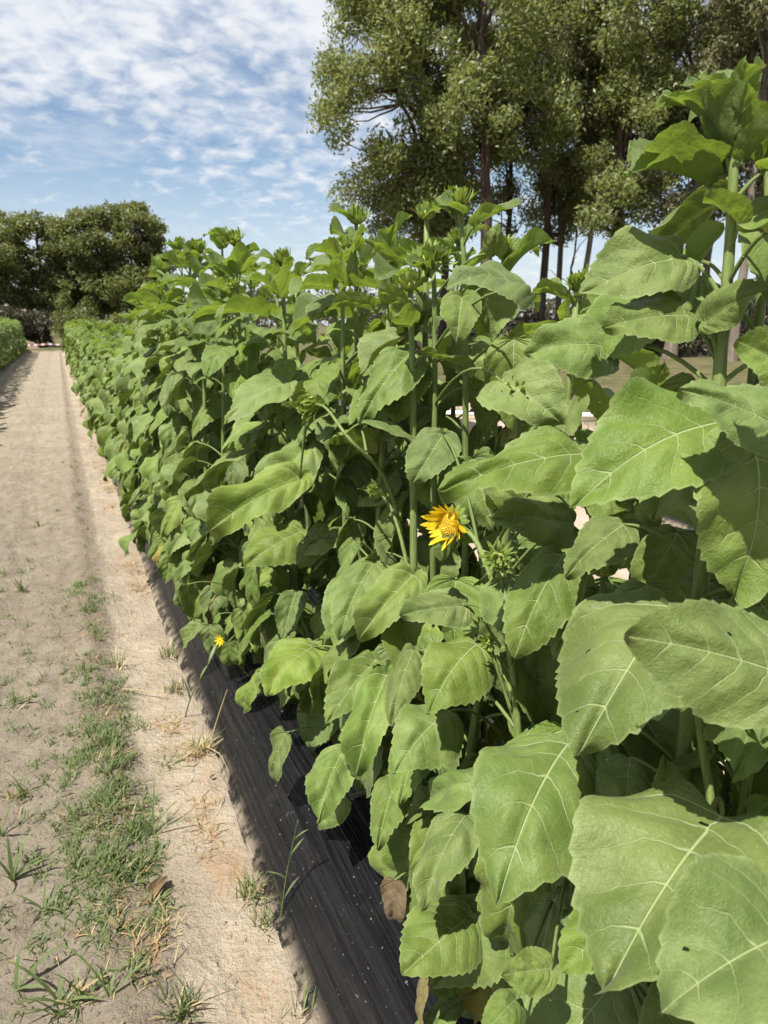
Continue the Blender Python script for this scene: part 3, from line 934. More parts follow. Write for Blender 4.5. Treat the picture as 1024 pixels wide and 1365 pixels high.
FARM = [far_mesh(600 + i, (-1, -.3), .8, 1.42) for i in range(7)]
FARB = [far_mesh(640 + i, (.5, -.3), .3, 1.42) for i in range(4)]
LEFTM = [far_mesh(680 + i, (1, -.3), .6, 1.52) for i in range(6)]
while y < 46:
    for lane in (0, 1):
        if lane == 1 and y > 38: continue
        pool = FARM if lane == 0 else FARB
        yy = y + .2 * lane + rr.uniform(-.06, .06)
        o = link('sunflower', pool[rr.randint(len(pool))], None, (.63 + .32 * lane + rr.uniform(-.05, .05), yy, .13))
        k = row_height(yy) / 1.42 * rr.uniform(.93, 1.06)
        o.scale = (k * 1.04, k * 1.04, k); o.rotation_euler = (0, 0, rr.uniform(-.35, .35))
        thing(o, LROW, 'sunflower', 'sunflowers along the long mulched row')
    y += .42 if y < 30 else .52
y = 5.0
while y < 46:
    for lane in (0, 1):
        if lane == 1 and (y < 15): continue
        if lane == 1 and rr.rand() < .45: continue
        o = link('sunflower', LEFTM[rr.randint(len(LEFTM))], None, (-1.93 - .32 * lane + rr.uniform(-.05, .05), y + .2 * lane + rr.uniform(-.06, .06), .13))
        k = rr.uniform(.94, 1.07) * np.interp(y, [5, 20, 46], [1.08, 1.06, .98])
        o.scale = (k * 1.05, k * 1.05, k); o.rotation_euler = (0, 0, rr.uniform(-.35, .35))
        thing(o, LLEFT, 'sunflower', 'sunflowers in the row left of the path')
    y += .46

# ---- the plants one can tell apart in the front
HP = {  # stem line points, label
    'T': ([(.80, .67, .13), (.80, .677, 1.05), (.80, .686, 1.21), (.80, .686, 1.385), (.80, .699, 1.523), (.80, .701, 1.635), (.80, .716, 1.79)], .012, 'tallest near sunflower with pale thick stem rising into the top right corner'),
    'B': ([(.97, .76, .13), (.95, .758, 1.17), (.95, .759, 1.315), (.955, .775, 1.70), (.96, .80, 1.80)], .011, 'sunflower stem at the right edge, just behind the tallest near plant'),
    'I': ([(.73, .50, .13), (.725, .53, .75), (.72, .55, .927), (.72, .59, 1.024), (.71, .61, 1.16)], .008, 'nearest sunflower with huge rounded leaves in the lower right corner'),
    'C': ([(.76, .98, .13), (.75, 1.0, .6), (.74, 1.028, .851), (.74, 1.059, .94), (.735, 1.11, 1.05), (.725, 1.16, 1.12)], .0085, 'sunflower carrying the one open orange-yellow flower head'),
    'J': ([(.76, .86, .13), (.75, .85, .55), (.74, .82, .98)], .008, 'low sunflower with the broad drooping leaf above the black film edge'),
    'E': ([(.80, 1.53, .13), (.79, 1.55, .5), (.78, 1.551, .729), (.78, 1.578, .918), (.78, 1.692, 1.077), (.76, 1.765, 1.11)], .0075, 'sunflower with a small pale nodding bud left of the open flower'),
    'F': ([(.87, 1.60, .13), (.86, 1.606, 1.0), (.86, 1.606, 1.312), (.86, 1.62, 1.66), (.86, 1.641, 1.70)], .010, 'sunflower with a wide curly-bracted bud just below the skyline bud'),
    'G': ([(.92, 1.50, .13), (.91, 1.53, 1.2), (.90, 1.546, 1.721), (.90, 1.59, 1.83)], .0095, 'sunflower holding a spiky bud highest against the gum trees'),
    'H': ([(.88, 1.72, .13), (.86, 1.72, .8), (.76, 1.66, 1.17), (0.620, 1.594, 1.272), (0.620, 1.763, 1.349), (0.620, 1.881, 1.334)], .0062, 'sunflower with a fat green bud leaning left at mid row'),
}
roots = {}
for key, (pts, r0, lab) in HP.items():
    pts = np.array(pts); origin = pts[0].copy()
    root = empty('sunflower', origin, lab, 'sunflower')
    q = np.linspace(0, 1, 4 * len(pts)); s0 = np.linspace(0, 1, len(pts))
    fine_ = np.stack([np.interp(q, s0, pts[:, i]) for i in range(3)], -1)
    for _ in range(4): fine_[1:-1] = (fine_[:-2] + 2 * fine_[1:-1] + fine_[2:]) / 4
    mb = MB().add(*tube(fine_ - origin, np.linspace(r0 * 1.15, r0 * .45, len(fine_)), 10))
    link('stem', mb.mesh('stem', [STEM]), root)
    roots[key] = (root, origin, fine_)
roots['A'] = roots['T']

rh = np.random.RandomState(3)
for (key, bx, by, bz, tx, ty, tz, wr) in HERO:
    root, origin, line = roots[key]
    B = np.array([bx, by, bz]); T = np.array([tx, ty, tz]); ln = np.linalg.norm(T - B)
    top = line[-1]
    tocam = unit(CAM - (B + T) / 2)
    young = key in 'TG' and bz > 1.6
    N = tocam * .62 + SUN * .5 + np.array([0, 0, .25]) + rh.uniform(-.3, .3, 3)
    if young: N = np.array([0, 0, .7]) - unit(B - np.array([.72, .72, 0])) * 0 + np.array([.25, -.1, 0]) + rh.uniform(-.2, .2, 3)
    pool = NEARUP if young else NEAR
    lf = pool[rh.randint(len(pool))]
    F = lf.frame(B, T, N, wr * .93)
    # the stalk leaves the stem below its leaf
    dist = np.linalg.norm(line - (B - np.array([0, 0, .07 if not young else .03])), axis=1)
    A = line[int(np.argmin(dist))]
    if np.linalg.norm(A - B) > .42: A = B + np.array([.14, .02, -.10])
    mid = A * .45 + B * .55 + np.array([0, 0, .25 * np.linalg.norm(A - B)])
    pts = bezier(A, mid, B, 8)
    put_leaf(lf, F, root, origin, YOUNG if young else LEAF, (pts, np.linspace(.0040, .0025, 8) * (.75 + 1.5 * ln)))

# ordinary leaves on the thin front stems
for key, n_ in (('F', 20), ('G', 20), ('H', 14), ('E', 12), ('C', 10), ('B', 14), ('T', 22)):
    root, origin, line = roots[key]
    for (q, A, mid, B, T, N, size) in leaf_specs(rh, line, line[-1][2] - .13, n_, (-1, -.28), .45, .95, .15, .93):
        if covers_front_leaf(B, T) or np.linalg.norm(T - CAM) < .6: continue
        lf = (NEARUP if q > .86 else NEAR)[rh.randint(8)]
        pts = bezier(A, mid, B, 6)
        put_leaf(lf, lf.frame(B, T, N, rh.uniform(.58, .88)), root, origin, YOUNG if q > .8 else LEAF, (pts, np.linspace(.0042, .0026, 6) * (.7 + 1.4 * size)))

# upright young leaves round the tops, and the buds
def crown_leaves(key, n, size, spread, z=0.0, seed=0):
    root, origin, line = roots[key]; r_ = np.random.RandomState(seed)
    top = line[-1]
    for k in range(n):
        az = k * 2.4 + r_.uniform(-.3, .3); pitch = r_.uniform(.35, 1.2) * spread
        d = np.array([math.cos(az) * math.cos(pitch), math.sin(az) * math.cos(pitch), math.sin(pitch)])
        A = top + np.array([0, 0, -.05 * r_.rand() + z]); B = A + d * .018; T = B + d * size * r_.uniform(.6, 1.1)
        lf = NEARUP[r_.randint(len(NEARUP))]
        put_leaf(lf, lf.frame(B, T, np.array([0, 0, 1.0]) - d * .6, r_.uniform(.4, .6)), root, origin, YOUNG, (bezier(A, (A + B) / 2, B, 4), [.003] * 4))


crown_leaves('T', 9, .10, 1.15, -.01, 1)
crown_leaves('B', 6, .075, .9, -.03, 2)
crown_leaves('F', 9, .07, .6, -.01, 3)
crown_leaves('G', 5, .055, .8, 0.0, 4)
crown_leaves('H', 4, .07, .3, 0.0, 5)
crown_leaves('E', 4, .05, .3, 0.0, 6)
for key, n, k, s in (('G', (-.1, -.05, 1), 0, 1.15), ('F', (-.2, -.5, 1), 1, 1.45), ('H', (-.8, -.25, -.05), 2, 1.25), ('E', (-.9, -.1, .25), 2, .62), ('T', (.5, .3, 1), 2, .62), ('B', (-.2, -.3, 1), 0, 1.2)):
    root, origin, line = roots[key]
    put_bud(root, origin, line[-1], n, k, s)
root, origin, line = roots['C']
for pos, n, k, s, j in (((.68, 1.019, 1.143), (-.55, -.8, .35), 1, .75, 12), ((.70, 1.07, .955), (-.7, -.5, .5), 0, .5, 8)):
    pos = np.array(pos); A = line[j]
    sb = MB().add(*tube(bezier(A, A * .5 + pos * .5 - np.array([-.01, 0, .03]), pos, 6) - origin, .0038, 6))
    link('branch', sb.mesh('branch', [STEM]), root)
    put_bud(root, origin, pos, n, k, s)

# the open flower head
fc = np.array([.695, 1.225, 1.152]); fn = unit([-.93, -.34, .10])
mb = MB(); nn = np.array([0, 0, 1.0])
dome(mb, np.array([0, 0, -.004]), -nn, .026, .014, 0, 18, 4)
rq = np.random.RandomState(5)
for k in range(18):
    p = 2 * np.pi * k / 18 + rq.uniform(-.1, .1); ra = np.array([math.cos(p), math.sin(p), 0])
    bract(mb, ra * .024 - nn * .006, unit(ra * .9 + nn * rq.uniform(-.5, .3)), -nn, .03 * rq.uniform(.7, 1.15), .006, rq.uniform(-.2, .5))
head_o = link('flower_head', mb.mesh('flower_head', [BUD]), root)
head_o.location = fc - origin
q = Vector(fn).to_track_quat('Z', 'Y'); head_o.rotation_mode = 'QUATERNION'; head_o.rotation_quaternion = q
mb = MB(); dome(mb, np.zeros(3), nn, .024, .009, 0, 22, 6)
for k in range(90):
    rad_ = .023 * math.sqrt(k / 90); p = k * 2.4
    c = np.array([rad_ * math.cos(p), rad_ * math.sin(p), .009 * math.sqrt(max(0, 1 - (rad_ / .024) ** 2))])
    bract(mb, c, unit(nn + .3 * c / .02), np.array([math.cos(p), math.sin(p), 0.01]), .007, .0014, .2)
link('flower_disc', mb.mesh('flower_disc', [DISC]), head_o)
pm = []
for i in range(4):
    mb = MB(); r_ = np.random.RandomState(40 + i)
    bract(mb, (0, 0, 0), (0, 1, 0), (0, 0, 1), 1.0, .125, r_.uniform(.1, .5))
    pm.append(mb.mesh('petal', [PETAL]))
for k in range(27):
    p = 2 * np.pi * k / 27 + rq.uniform(-.08, .08)
    o = link('petal', pm[k % 4], head_o)
    tl = rq.uniform(.45, 1.2)           # half open: petals stand up from the rim
    ra = np.array([math.cos(p), math.sin(p), 0]); d = unit(ra * math.cos(tl) + nn * math.sin(tl))
    zc = unit(nn - d * (nn @ d)); xc = np.cross(d, zc)
    L_ = .050 * rq.uniform(.8, 1.2)
    Mx = np.eye(4); Mx[:3, 0] = xc * L_; Mx[:3, 1] = d * L_; Mx[:3, 2] = zc * L_ * rq.choice([-1, 1]); Mx[:3, 3] = ra * .0235
    o.matrix_basis = M4(Mx)
st = MB().add(*tube(bezier(line[-3], line[-1] + np.array([0, .01, .03]), fc - fn * .016, 7) - origin, [.006, .006, .0055, .005, .005, .0052, .006], 7))
link('branch', st.mesh('branch', [STEM]), root)
for dd, ln, wr in (((-.5, -.25, -.75), .085, .6), ((-.15, -.3, -.9), .06, .7), ((.5, -.3, -.6), .06, .6)):
    dd = unit(dd); B = fc - fn * .02; lf = NEAR[rq.randint(20)]
    put_leaf(lf, lf.frame(B, B + dd * ln, fn + np.array([0, 0, .4]), wr), root, origin, YOUNG, (bezier(B + fn * -.015, B + fn * -.008, B, 4), [.002] * 4))
# a few yellowed leaves low on the stems
for key, B, T in (('J', (.66, .97, .33), (.60, .93, .22)), ('J', (.70, .93, .30), (.67, .90, .20)), ('E', (.70, 1.55, .50), (.66, 1.50, .40))):
    root, origin, line = roots[key]; lf = MIDL[rq.randint(10)]
    put_leaf(lf, lf.frame(np.array(B), np.array(T), unit(CAM - np.array(B)) + SUN, .5), root, origin, YELLOW, (bezier(np.array([.78, T[1] + .06, B[2] + .02]), np.array(B) + np.array([.03, 0, .04]), np.array(B), 5), [.003] * 5))

# ------------------------------------------------------------------ grasses and litter
def blades(r, base, length, width, az, bend, lean, nseg=4):
    """vectorised grass blades -> verts, faces"""
    n = len(base); q = np.linspace(0, 1, nseg)[None, :]
    ang = lean[:, None] + bend[:, None] * q                      # from vertical
    dl = length[:, None] / (nseg - 1)
    hx = np.concatenate([np.zeros((n, 1)), np.cumsum(np.sin(ang[:, :-1]) * dl, 1)], 1)
    hz = np.concatenate([np.zeros((n, 1)), np.cumsum(np.cos(ang[:, :-1]) * dl, 1)], 1)
    cx = np.cos(az)[:, None]; cy = np.sin(az)[:, None]
    P = np.stack([base[:, 0:1] + hx * cx, base[:, 1:2] + hx * cy, base[:, 2:3] + hz], -1)
    wd = width[:, None] * np.array([.8, 1.0, .7, .05] if nseg == 4 else np.interp(np.linspace(0, 1, nseg), [0, .3, .7, 1], [.7, 1, .75, .04]))[None, :]
    tw = az[:, None] + np.pi / 2 + 0.5 * q
    S = np.stack([np.cos(tw), np.sin(tw), 0 * tw], -1) * wd[..., None] * .5
    V = np.stack([P - S, P + S], 2).reshape(n, nseg * 2, 3)
    idx = np.arange(n)[:, None, None] * nseg * 2
    k = np.arange(nseg - 1)[None, :, None] * 2
    f = idx + k + np.array([0, 1, 3, 2])[None, None, :]
    return V.reshape(-1, 3), f.reshape(-1, 4)


def grass_mesh(name, r, base, lo, hi, width, mat, spread=0.9, flat=0.0):
    n = len(base)
    v, f = blades(r, base, r.uniform(lo, hi, n), r.uniform(.6, 1.3, n) * width, r.uniform(0, 6.28, n), r.uniform(.2, 1.5, n), r.uniform(0, spread, n) + flat)
    return MB().add(v, f.tolist()).mesh(name, [mat])


def clumped(r, cents, per, spread):
    pts = []
    for (x, y, k) in cents:
        m_ = int(per * k); p = np.stack([r.normal(x, spread * k ** .5, m_), r.normal(y, spread * 1.25 * k ** .5, m_)], -1); pts.append(p)
    p = np.concatenate(pts)
    p = p[(p[:, 0] < .345) & (p[:, 0] > -1.4)]
    return np.concatenate([p, (path_z(p[:, 0], p[:, 1]) - .003)[:, None]], 1)


rg = np.random.RandomState(21)
# the green strip on the ridge of the wheel track, thinning into the distance
c = []
for k in range(140):
    yy = 1.9 + rg.gamma(1.5, 1.35)
    if vnoise(np.array([yy * 1.6]), np.array([3.0]), 9)[0] < .48 and yy < 6: continue
    c.append((rg.normal(.015 - .006 * yy, .058), yy, rg.uniform(.1, .95) ** 1.7))
for k in range(64): c.append((rg.normal(.015, .07), rg.normal(2.02, .20), rg.uniform(.5, 1.2)))
for k in range(14): c.append((rg.normal(.03, .04), rg.normal(2.75, .2), rg.uniform(.3, .9)))
for k in range(10): c.append((rg.normal(.02, .03), rg.normal(3.9, .2), rg.uniform(.3, .9)))
for k in range(120): c.append((rg.uniform(-.5, -.04), 1.4 + rg.gamma(1.7, .8), rg.uniform(.06, .55)))
for k in range(16): c.append((rg.uniform(-1.3, -.5), rg.uniform(3, 10), rg.uniform(.1, .3)))
b_ = clumped(rg, c, 48, .022)
stuff(link('grass', grass_mesh('grass', rg, b_, .015, .065, .0040, GRASS, 1.1, .15)), 'short green grass growing on the ridge of the sandy wheel track', 'grass')
# rusty, dead grass flattened along the film
c = []
for k in range(150):
    yy = 1.3 + rg.gamma(1.6, 2.6)
    if vnoise(np.array([yy * 1.3]), np.array([8.0]), 12)[0] < .4: continue
    c.append((rg.normal(.285, .03), yy, rg.uniform(.2, .8)))
for k in range(9): c.append((rg.normal(.06, .04), rg.normal(1.62, .1), rg.uniform(.2, .5)))
for k in range(60): c.append((rg.normal(-.02, .10), 1.4 + rg.gamma(1.6, .8), rg.uniform(.1, .35)))
b_ = clumped(rg, c, 26, .022)
stuff(link('dead_grass', grass_mesh('dead_grass', rg, b_, .02, .07, .003, RUSTY, .9, .6)), 'flattened rusty dead grass along the edge of the black film', 'dead grass')
b_ = clumped(rg, c[::2], 22, .03)
stuff(link('dry_grass', grass_mesh('dry_grass', rg, b_, .03, .09, .003, STRAW, .9, .5)), 'straw-coloured dry grass beside the black film', 'dry grass')
# far strip of weeds at the foot of the row
c = [(rg.normal(.29, .03), yy, rg.uniform(.2, .6)) for yy in rg.uniform(8, 34, 120)]
b_ = clumped(rg, c, 16, .03)
stuff(link('dead_grass', grass_mesh('dead_grass', rg, b_, .03, .09, .008, RUSTY, 1.0, .3)), 'rusty weeds far along the foot of the sunflower row', 'dead grass')

# straw bits lying about in the green strip and on the loam
c = [(rg.normal(-.0, .10), 1.4 + rg.gamma(1.8, .9), rg.uniform(.1, .5)) for k in range(170)]
b_ = clumped(rg, c, 9, .03)
stuff(link('plant_litter', grass_mesh('plant_litter', rg, b_, .02, .07, .0022, STRAW, .3, 1.2)), 'bits of dry straw lying in and around the green grass of the path', 'plant litter')

# crumbs of soil and grit
v = []; f = []; n0 = 0
for k in range(3600):
    y_ = 1.15 + rg.gamma(1.3, 1.1); x_ = rg.uniform(-.75, .35)
    if x_ > .11 and rg.rand() < .8: continue
    s_ = .002 * (1 + rg.gamma(.8, 1.3)); s_ = min(s_, .014)
    o6 = np.array([(1, 0, 0), (-1, 0, 0), (0, 1, 0), (0, -1, 0), (0, 0, .8), (0, 0, -.6)], float) * s_ * rg.uniform(.6, 1.3, (6, 1))
    a_ = rg.rand() * 6.28; R_ = np.array([[math.cos(a_), -math.sin(a_), 0], [math.sin(a_), math.cos(a_), 0], [0, 0, 1]])
    v.append(o6 @ R_.T + np.array([x_, y_, path_z1(x_, y_) + s_ * .3]))
    f += [tuple(n0 + i for i in q) for q in ((0, 2, 4), (2, 1, 4), (1, 3, 4), (3, 0, 4), (2, 0, 5), (1, 2, 5), (3, 1, 5), (0, 3, 5))]; n0 += 6
me = bpy.data.meshes.new('soil_crumbs'); me.from_pydata(np.concatenate(v).tolist(), [], f); me.materials.append(SOIL)
stuff(link('soil_crumbs', me), 'crumbs of grey soil lying on the path', 'soil crumbs')


def tuft(x, y, n, lo, hi, w_, label, seed, dry=.3, z=None, group=None):
    """one grass tuft: green blades with dry ones as a second part"""
    r = np.random.RandomState(seed)
    z = path_z1(x, y) - .004 if z is None else z
    root = empty('grass_tuft', (x, y, z), label, 'grass tuft', group)
    def part(k, mat, nm, l0, l1, fl):
        k = max(k, 3); b = np.stack([r.normal(0, .016, k), r.normal(0, .02, k), np.zeros(k)], -1)
        link(nm, grass_mesh(nm, r, b, l0, l1, w_, mat, .8, fl), root)
    part(int(n * (1 - dry)), GRASS, 'blades', lo, hi, .05)
    part(int(n * dry), STRAW, 'dry_blades', lo * .7, hi * .9, .35)
    return root


tuft(.335, 3.30, 60, .05, .13, .004, 'half dry grass tuft at the film edge, farthest of the edge tufts', 1, .5)
tuft(.31, 2.93, 60, .04, .11, .004, 'green grass tuft at the film edge beside a bent straw blade', 2, .35)
tuft(.335, 2.42, 60, .05, .14, .004, 'dry straw tuft at the film edge where the long straw leans on the film', 3, .75)
tuft(.33, 1.65, 80, .03, .10, .0035, 'bushy yellow-green tuft at the film edge under the thin grass stalk', 4, .45)
tuft(.345, 1.54, 50, .02, .07, .0035, 'small green tuft at the film edge, just below the bushy yellow-green one', 5, .25)
tuft(.345, 1.25, 22, .03, .09, .003, 'sparse tuft at the film edge near the bottom of the picture', 6, .3)
tuft(.10, 1.37, 60, .04, .11, .004, 'bright green tuft on the sand at the bottom of the picture', 7, .15)
tuft(-.14, 1.50, 16, .05, .14, .007, 'broad-bladed tuft with a long arching blade at bottom left', 8, .2)
tuft(.10, 1.64, 60, .02, .07, .003, 'orange straw tuft on the pale sand near the bottom', 9, .9)
tuft(-.06, 1.36, 30, .02, .06, .003, 'pale dry tuft at the bottom edge left of the bright green one', 10, .8)
tuft(-.27, 2.42, 14, .05, .15, .006, 'upright grass weed at the left edge, by itself on the loam', 11, .0)
tuft(-.33, 3.1, 12, .05, .14, .006, 'thin grass weed by the left edge, farther up the loam', 12, .1)
tuft(.09, 3.25, 8, .08, .22, .006, 'lone grass weed with one tall blade in the middle of the pale sand', 13, .3)
tuft(-.3, 6.1, 14, .06, .13, .007, 'small grass weed on the smooth far part of the wheel track', 14, .1)
tuft(-.36, 4.6, 14, .06, .15, .007, 'leafy grass weed on the loam beyond the thin one', 15, .1)


def weed(x, y, blades_, label, w_=.011):
    """a broad-leaved grass weed: each long blade is a part"""
    z = path_z1(x, y) - .004
    root = empty('grass_weed', (x, y, z), label, 'weed')
    for (az, ln, lean, bend) in blades_:
        v, f = blades(rg, np.zeros((1, 3)), np.array([ln]), np.array([w_]), np.array([az]), np.array([bend]), np.array([lean]), 9)
        link('blade', MB().add(v, f.tolist()).mesh('blade', [GRASS]), root)
    return root


weed(-.285, 2.02, [(.6, .16, .2, .9), (1.6, .15, .1, .5), (2.6, .15, .3, .9), (-.5, .17, .5, .9), (.1, .12, .8, .9), (4.2, .12, .4, 1.0), (1.1, .13, .5, .4)], 'large bright green grass weed cut by the left edge of the picture')
weed(-.16, 1.52, [(2.6, .20, .45, 1.0), (-.6, .13, .9, .8), (3.3, .12, .6, .9), (1.4, .07, .5, .7)], 'grass weed with two long arching blades low at the left')
weed(-.26, 1.62, [(.2, .16, .7, .8), (1.3, .10, .4, .7), (-.8, .12, .8, .6)], 'flat spreading grass weed low at the left edge')
weed(.11, 2.03, [(-.2, .16, .9, .9), (.5, .15, .5, 1.2), (1.2, .2, .25, .5), (2.3, .13, .5, .7)], 'grass weed whose blades arch out of the green strip over the pale sand', .006)

weed(-.33, 2.25, [(.4, .15, .2, .8), (1.9, .13, .2, .6), (2.9, .13, .4, .9), (-.9, .14, .5, .9), (3.6, .1, .5, .9)], 'upright grass weed at the left edge, just above the large bright one', .008)
weed(-.20, 1.86, [(.3, .13, .6, .9), (1.4, .09, .5, .8), (2.7, .12, .7, .8), (-1.0, .10, .7, .9), (4.0, .1, .8, .8)], 'low sprawling grass weed between the bright left weed and the green strip', .008)
weed(-.12, 2.22, [(.5, .16, .5, .7), (2.2, .10, .5, .9), (-.7, .10, .6, .9)], 'dark green grass weed with one long blade reaching into the green strip', .007)
weed(-.05, 1.47, [(.2, .14, .8, .7), (2.4, .19, .35, 1.1), (1.1, .06, .5, .6)], 'thin grass weed with a drooping tip at the bottom edge', .007)


def stalk(name, pts, rad, mat, label, cat, leaves=(), lw=.01):
    pts = np.array(pts, float); o0 = pts[0].copy()
    root = empty(name, o0, label, cat)
    q = np.linspace(0, 1, 12); s0 = np.linspace(0, 1, len(pts))
    ln = np.stack([np.interp(q, s0, pts[:, i]) for i in range(3)], -1)
    for _ in range(3): ln[1:-1] = (ln[:-2] + 2 * ln[1:-1] + ln[2:]) / 4
    link('stem', MB().add(*tube(ln - o0, np.linspace(rad, rad * .5, 12), 5)).mesh('stem', [mat]), root)
    for (k, az, l_, lean, bend) in leaves:
        v, f = blades(rg, (ln[int(k * 11)] - o0)[None, :], np.array([l_]), np.array([lw]), np.array([az]), np.array([bend]), np.array([lean]), 8)
        link('blade', MB().add(v, f.tolist()).mesh('blade', [mat]), root)
    return root, ln, o0


stalk('grass_stalk', [(.378, 1.52, .02), (.40, 1.54, .12), (.42, 1.52, .25), (.43, 1.50, .33)], .0022, GRASS, 'thin green grass stalk standing against the black film', 'weed',
      [(.25, .3, .07, .7, .5), (.45, 2.8, .06, .8, .8), (.6, .2, .06, .6, .5), (.12, 2.0, .12, .2, .3), (.2, 3.4, .07, .5, .7), (.8, -.3, .05, .7, .6)], .007)
root, ln, o0 = stalk('weed_stalk', [(.31, 2.68, .0), (.335, 2.63, .13), (.385, 2.52, .28), (.44, 2.50, .40)], .0028, GRASS, 'tall thin weed with a small yellow flower leaning over the black film', 'weed',
      [(.3, 2.0, .09, .3, .5), (.55, .5, .06, .5, .6), (.8, .8, .09, .6, .5)], .012)
hd_ = link('flower_head', (lambda b: (dome(b, np.zeros(3), np.array([0, 0, 1.0]), .006, .004, 0, 10, 3), b.mesh('flower_head', [DISC]))[1])(MB()), root)
hd_.location = ln[-1] - o0; hd_.rotation_mode = 'QUATERNION'; hd_.rotation_quaternion = Vector((-.75, -.65, .15)).to_track_quat('Z', 'Y')
for k in range(9):
    o = link('petal', pm[k % 4], hd_); p = 2 * np.pi * k / 9
    ra = np.array([math.cos(p), math.sin(p), 0]); d = unit(ra + np.array([0, 0, .25])); zc = unit(np.array([0, 0, 1.0]) - d * d[2]); xc = np.cross(d, zc)
    Mx = np.eye(4); Mx[:3, 0] = xc * .036; Mx[:3, 1] = d * .030; Mx[:3, 2] = zc * .03; Mx[:3, 3] = ra * .004
    o.matrix_basis = M4(Mx)
stalk('straw', [(.345, 2.38, .01), (.40, 2.45, .10), (.455, 2.50, .19)], .0024, STRAW, 'long bent straw leaning from the dry tuft onto the black film', 'straw')
stalk('straw', [(.345, 2.40, .03), (.38, 2.30, .05), (.385, 2.18, .05)], .0024, STRAW, 'kinked straw hanging down from the dry tuft beside the black film', 'straw')
stalk('straw', [(.10, 3.02, .01), (.18, 2.93, .03), (.27, 2.86, .015)], .003, STRAW, 'pale flat straw lying across the sand toward the green edge tuft', 'straw')
for (x, y, a, s_, lab) in ((.075, 1.775, .6, .06, 'curled brown dead leaf on the sand edge below the grass strip'), (-.02, 1.645, 2.2, .045, 'brown dead leaf lying by a pale straw on the loam'), (.325, 2.22, .3, .02, 'small red-brown leaf scrap in the dry tuft by the film')):
    lf = MIDL[int(s_ * 100) % 10]
    B = np.array([x, y, path_z1(x, y) + .012]); T = B + s_ * np.array([math.cos(a), math.sin(a), .12])
    o = link('dead_leaf', lf.with_mat(WITHER)); o.matrix_basis = M4(lf.frame(B, T, np.array([.3, -.4, 1.0]), .5)); thing(o, lab, 'dead leaf')

# ------------------------------------------------------------------ trees
def leaf_cards(r, pts, lo, hi, asp, droop=0.0):
    """small pointed leaf faces"""
    n = len(pts)
    d = r.normal(size=(n, 3)); d[:, 2] -= droop; d /= np.linalg.norm(d, axis=1)[:, None]
    e = np.cross(d, r.normal(size=(n, 3))); e /= np.linalg.norm(e, axis=1)[:, None] + 1e-9
    l = r.uniform(lo, hi, n)[:, None]
    V = np.stack([pts - d * l * .5, pts + e * l * asp * .5, pts + d * l * .5, pts - e * l * asp * .5], 1).reshape(-1, 3)
    i = np.arange(n)[:, None] * 4
    return V, np.concatenate([i + np.array([0, 1, 2]), i + np.array([0, 2, 3])], 0)


def cards_object(name, V, F, mat, parent):
    me = bpy.data.meshes.new(name)
    me.vertices.add(len(V)); me.vertices.foreach_set('co', V.ravel())
    me.loops.add(F.size); me.loops.foreach_set('vertex_index', F.ravel().astype(np.int32))
    me.polygons.add(len(F)); me.polygons.foreach_set('loop_start', np.arange(0, F.size, 3, dtype=np.int32))
    me.polygons.foreach_set('loop_total', np.full(len(F), 3, np.int32))
    me.update(calc_edges=True); me.validate()
    me.materials.append(mat)
    return link(name, me, parent)


def wander(r, a, b, n, amp):
    q = np.linspace(0, 1, n)[:, None]
    p = a + (b - a) * q
    w_ = np.cumsum(r.normal(0, 1, (n, 3)), 0); w_ -= w_[0]; w_ -= q * w_[-1]
    return p + w_ * amp


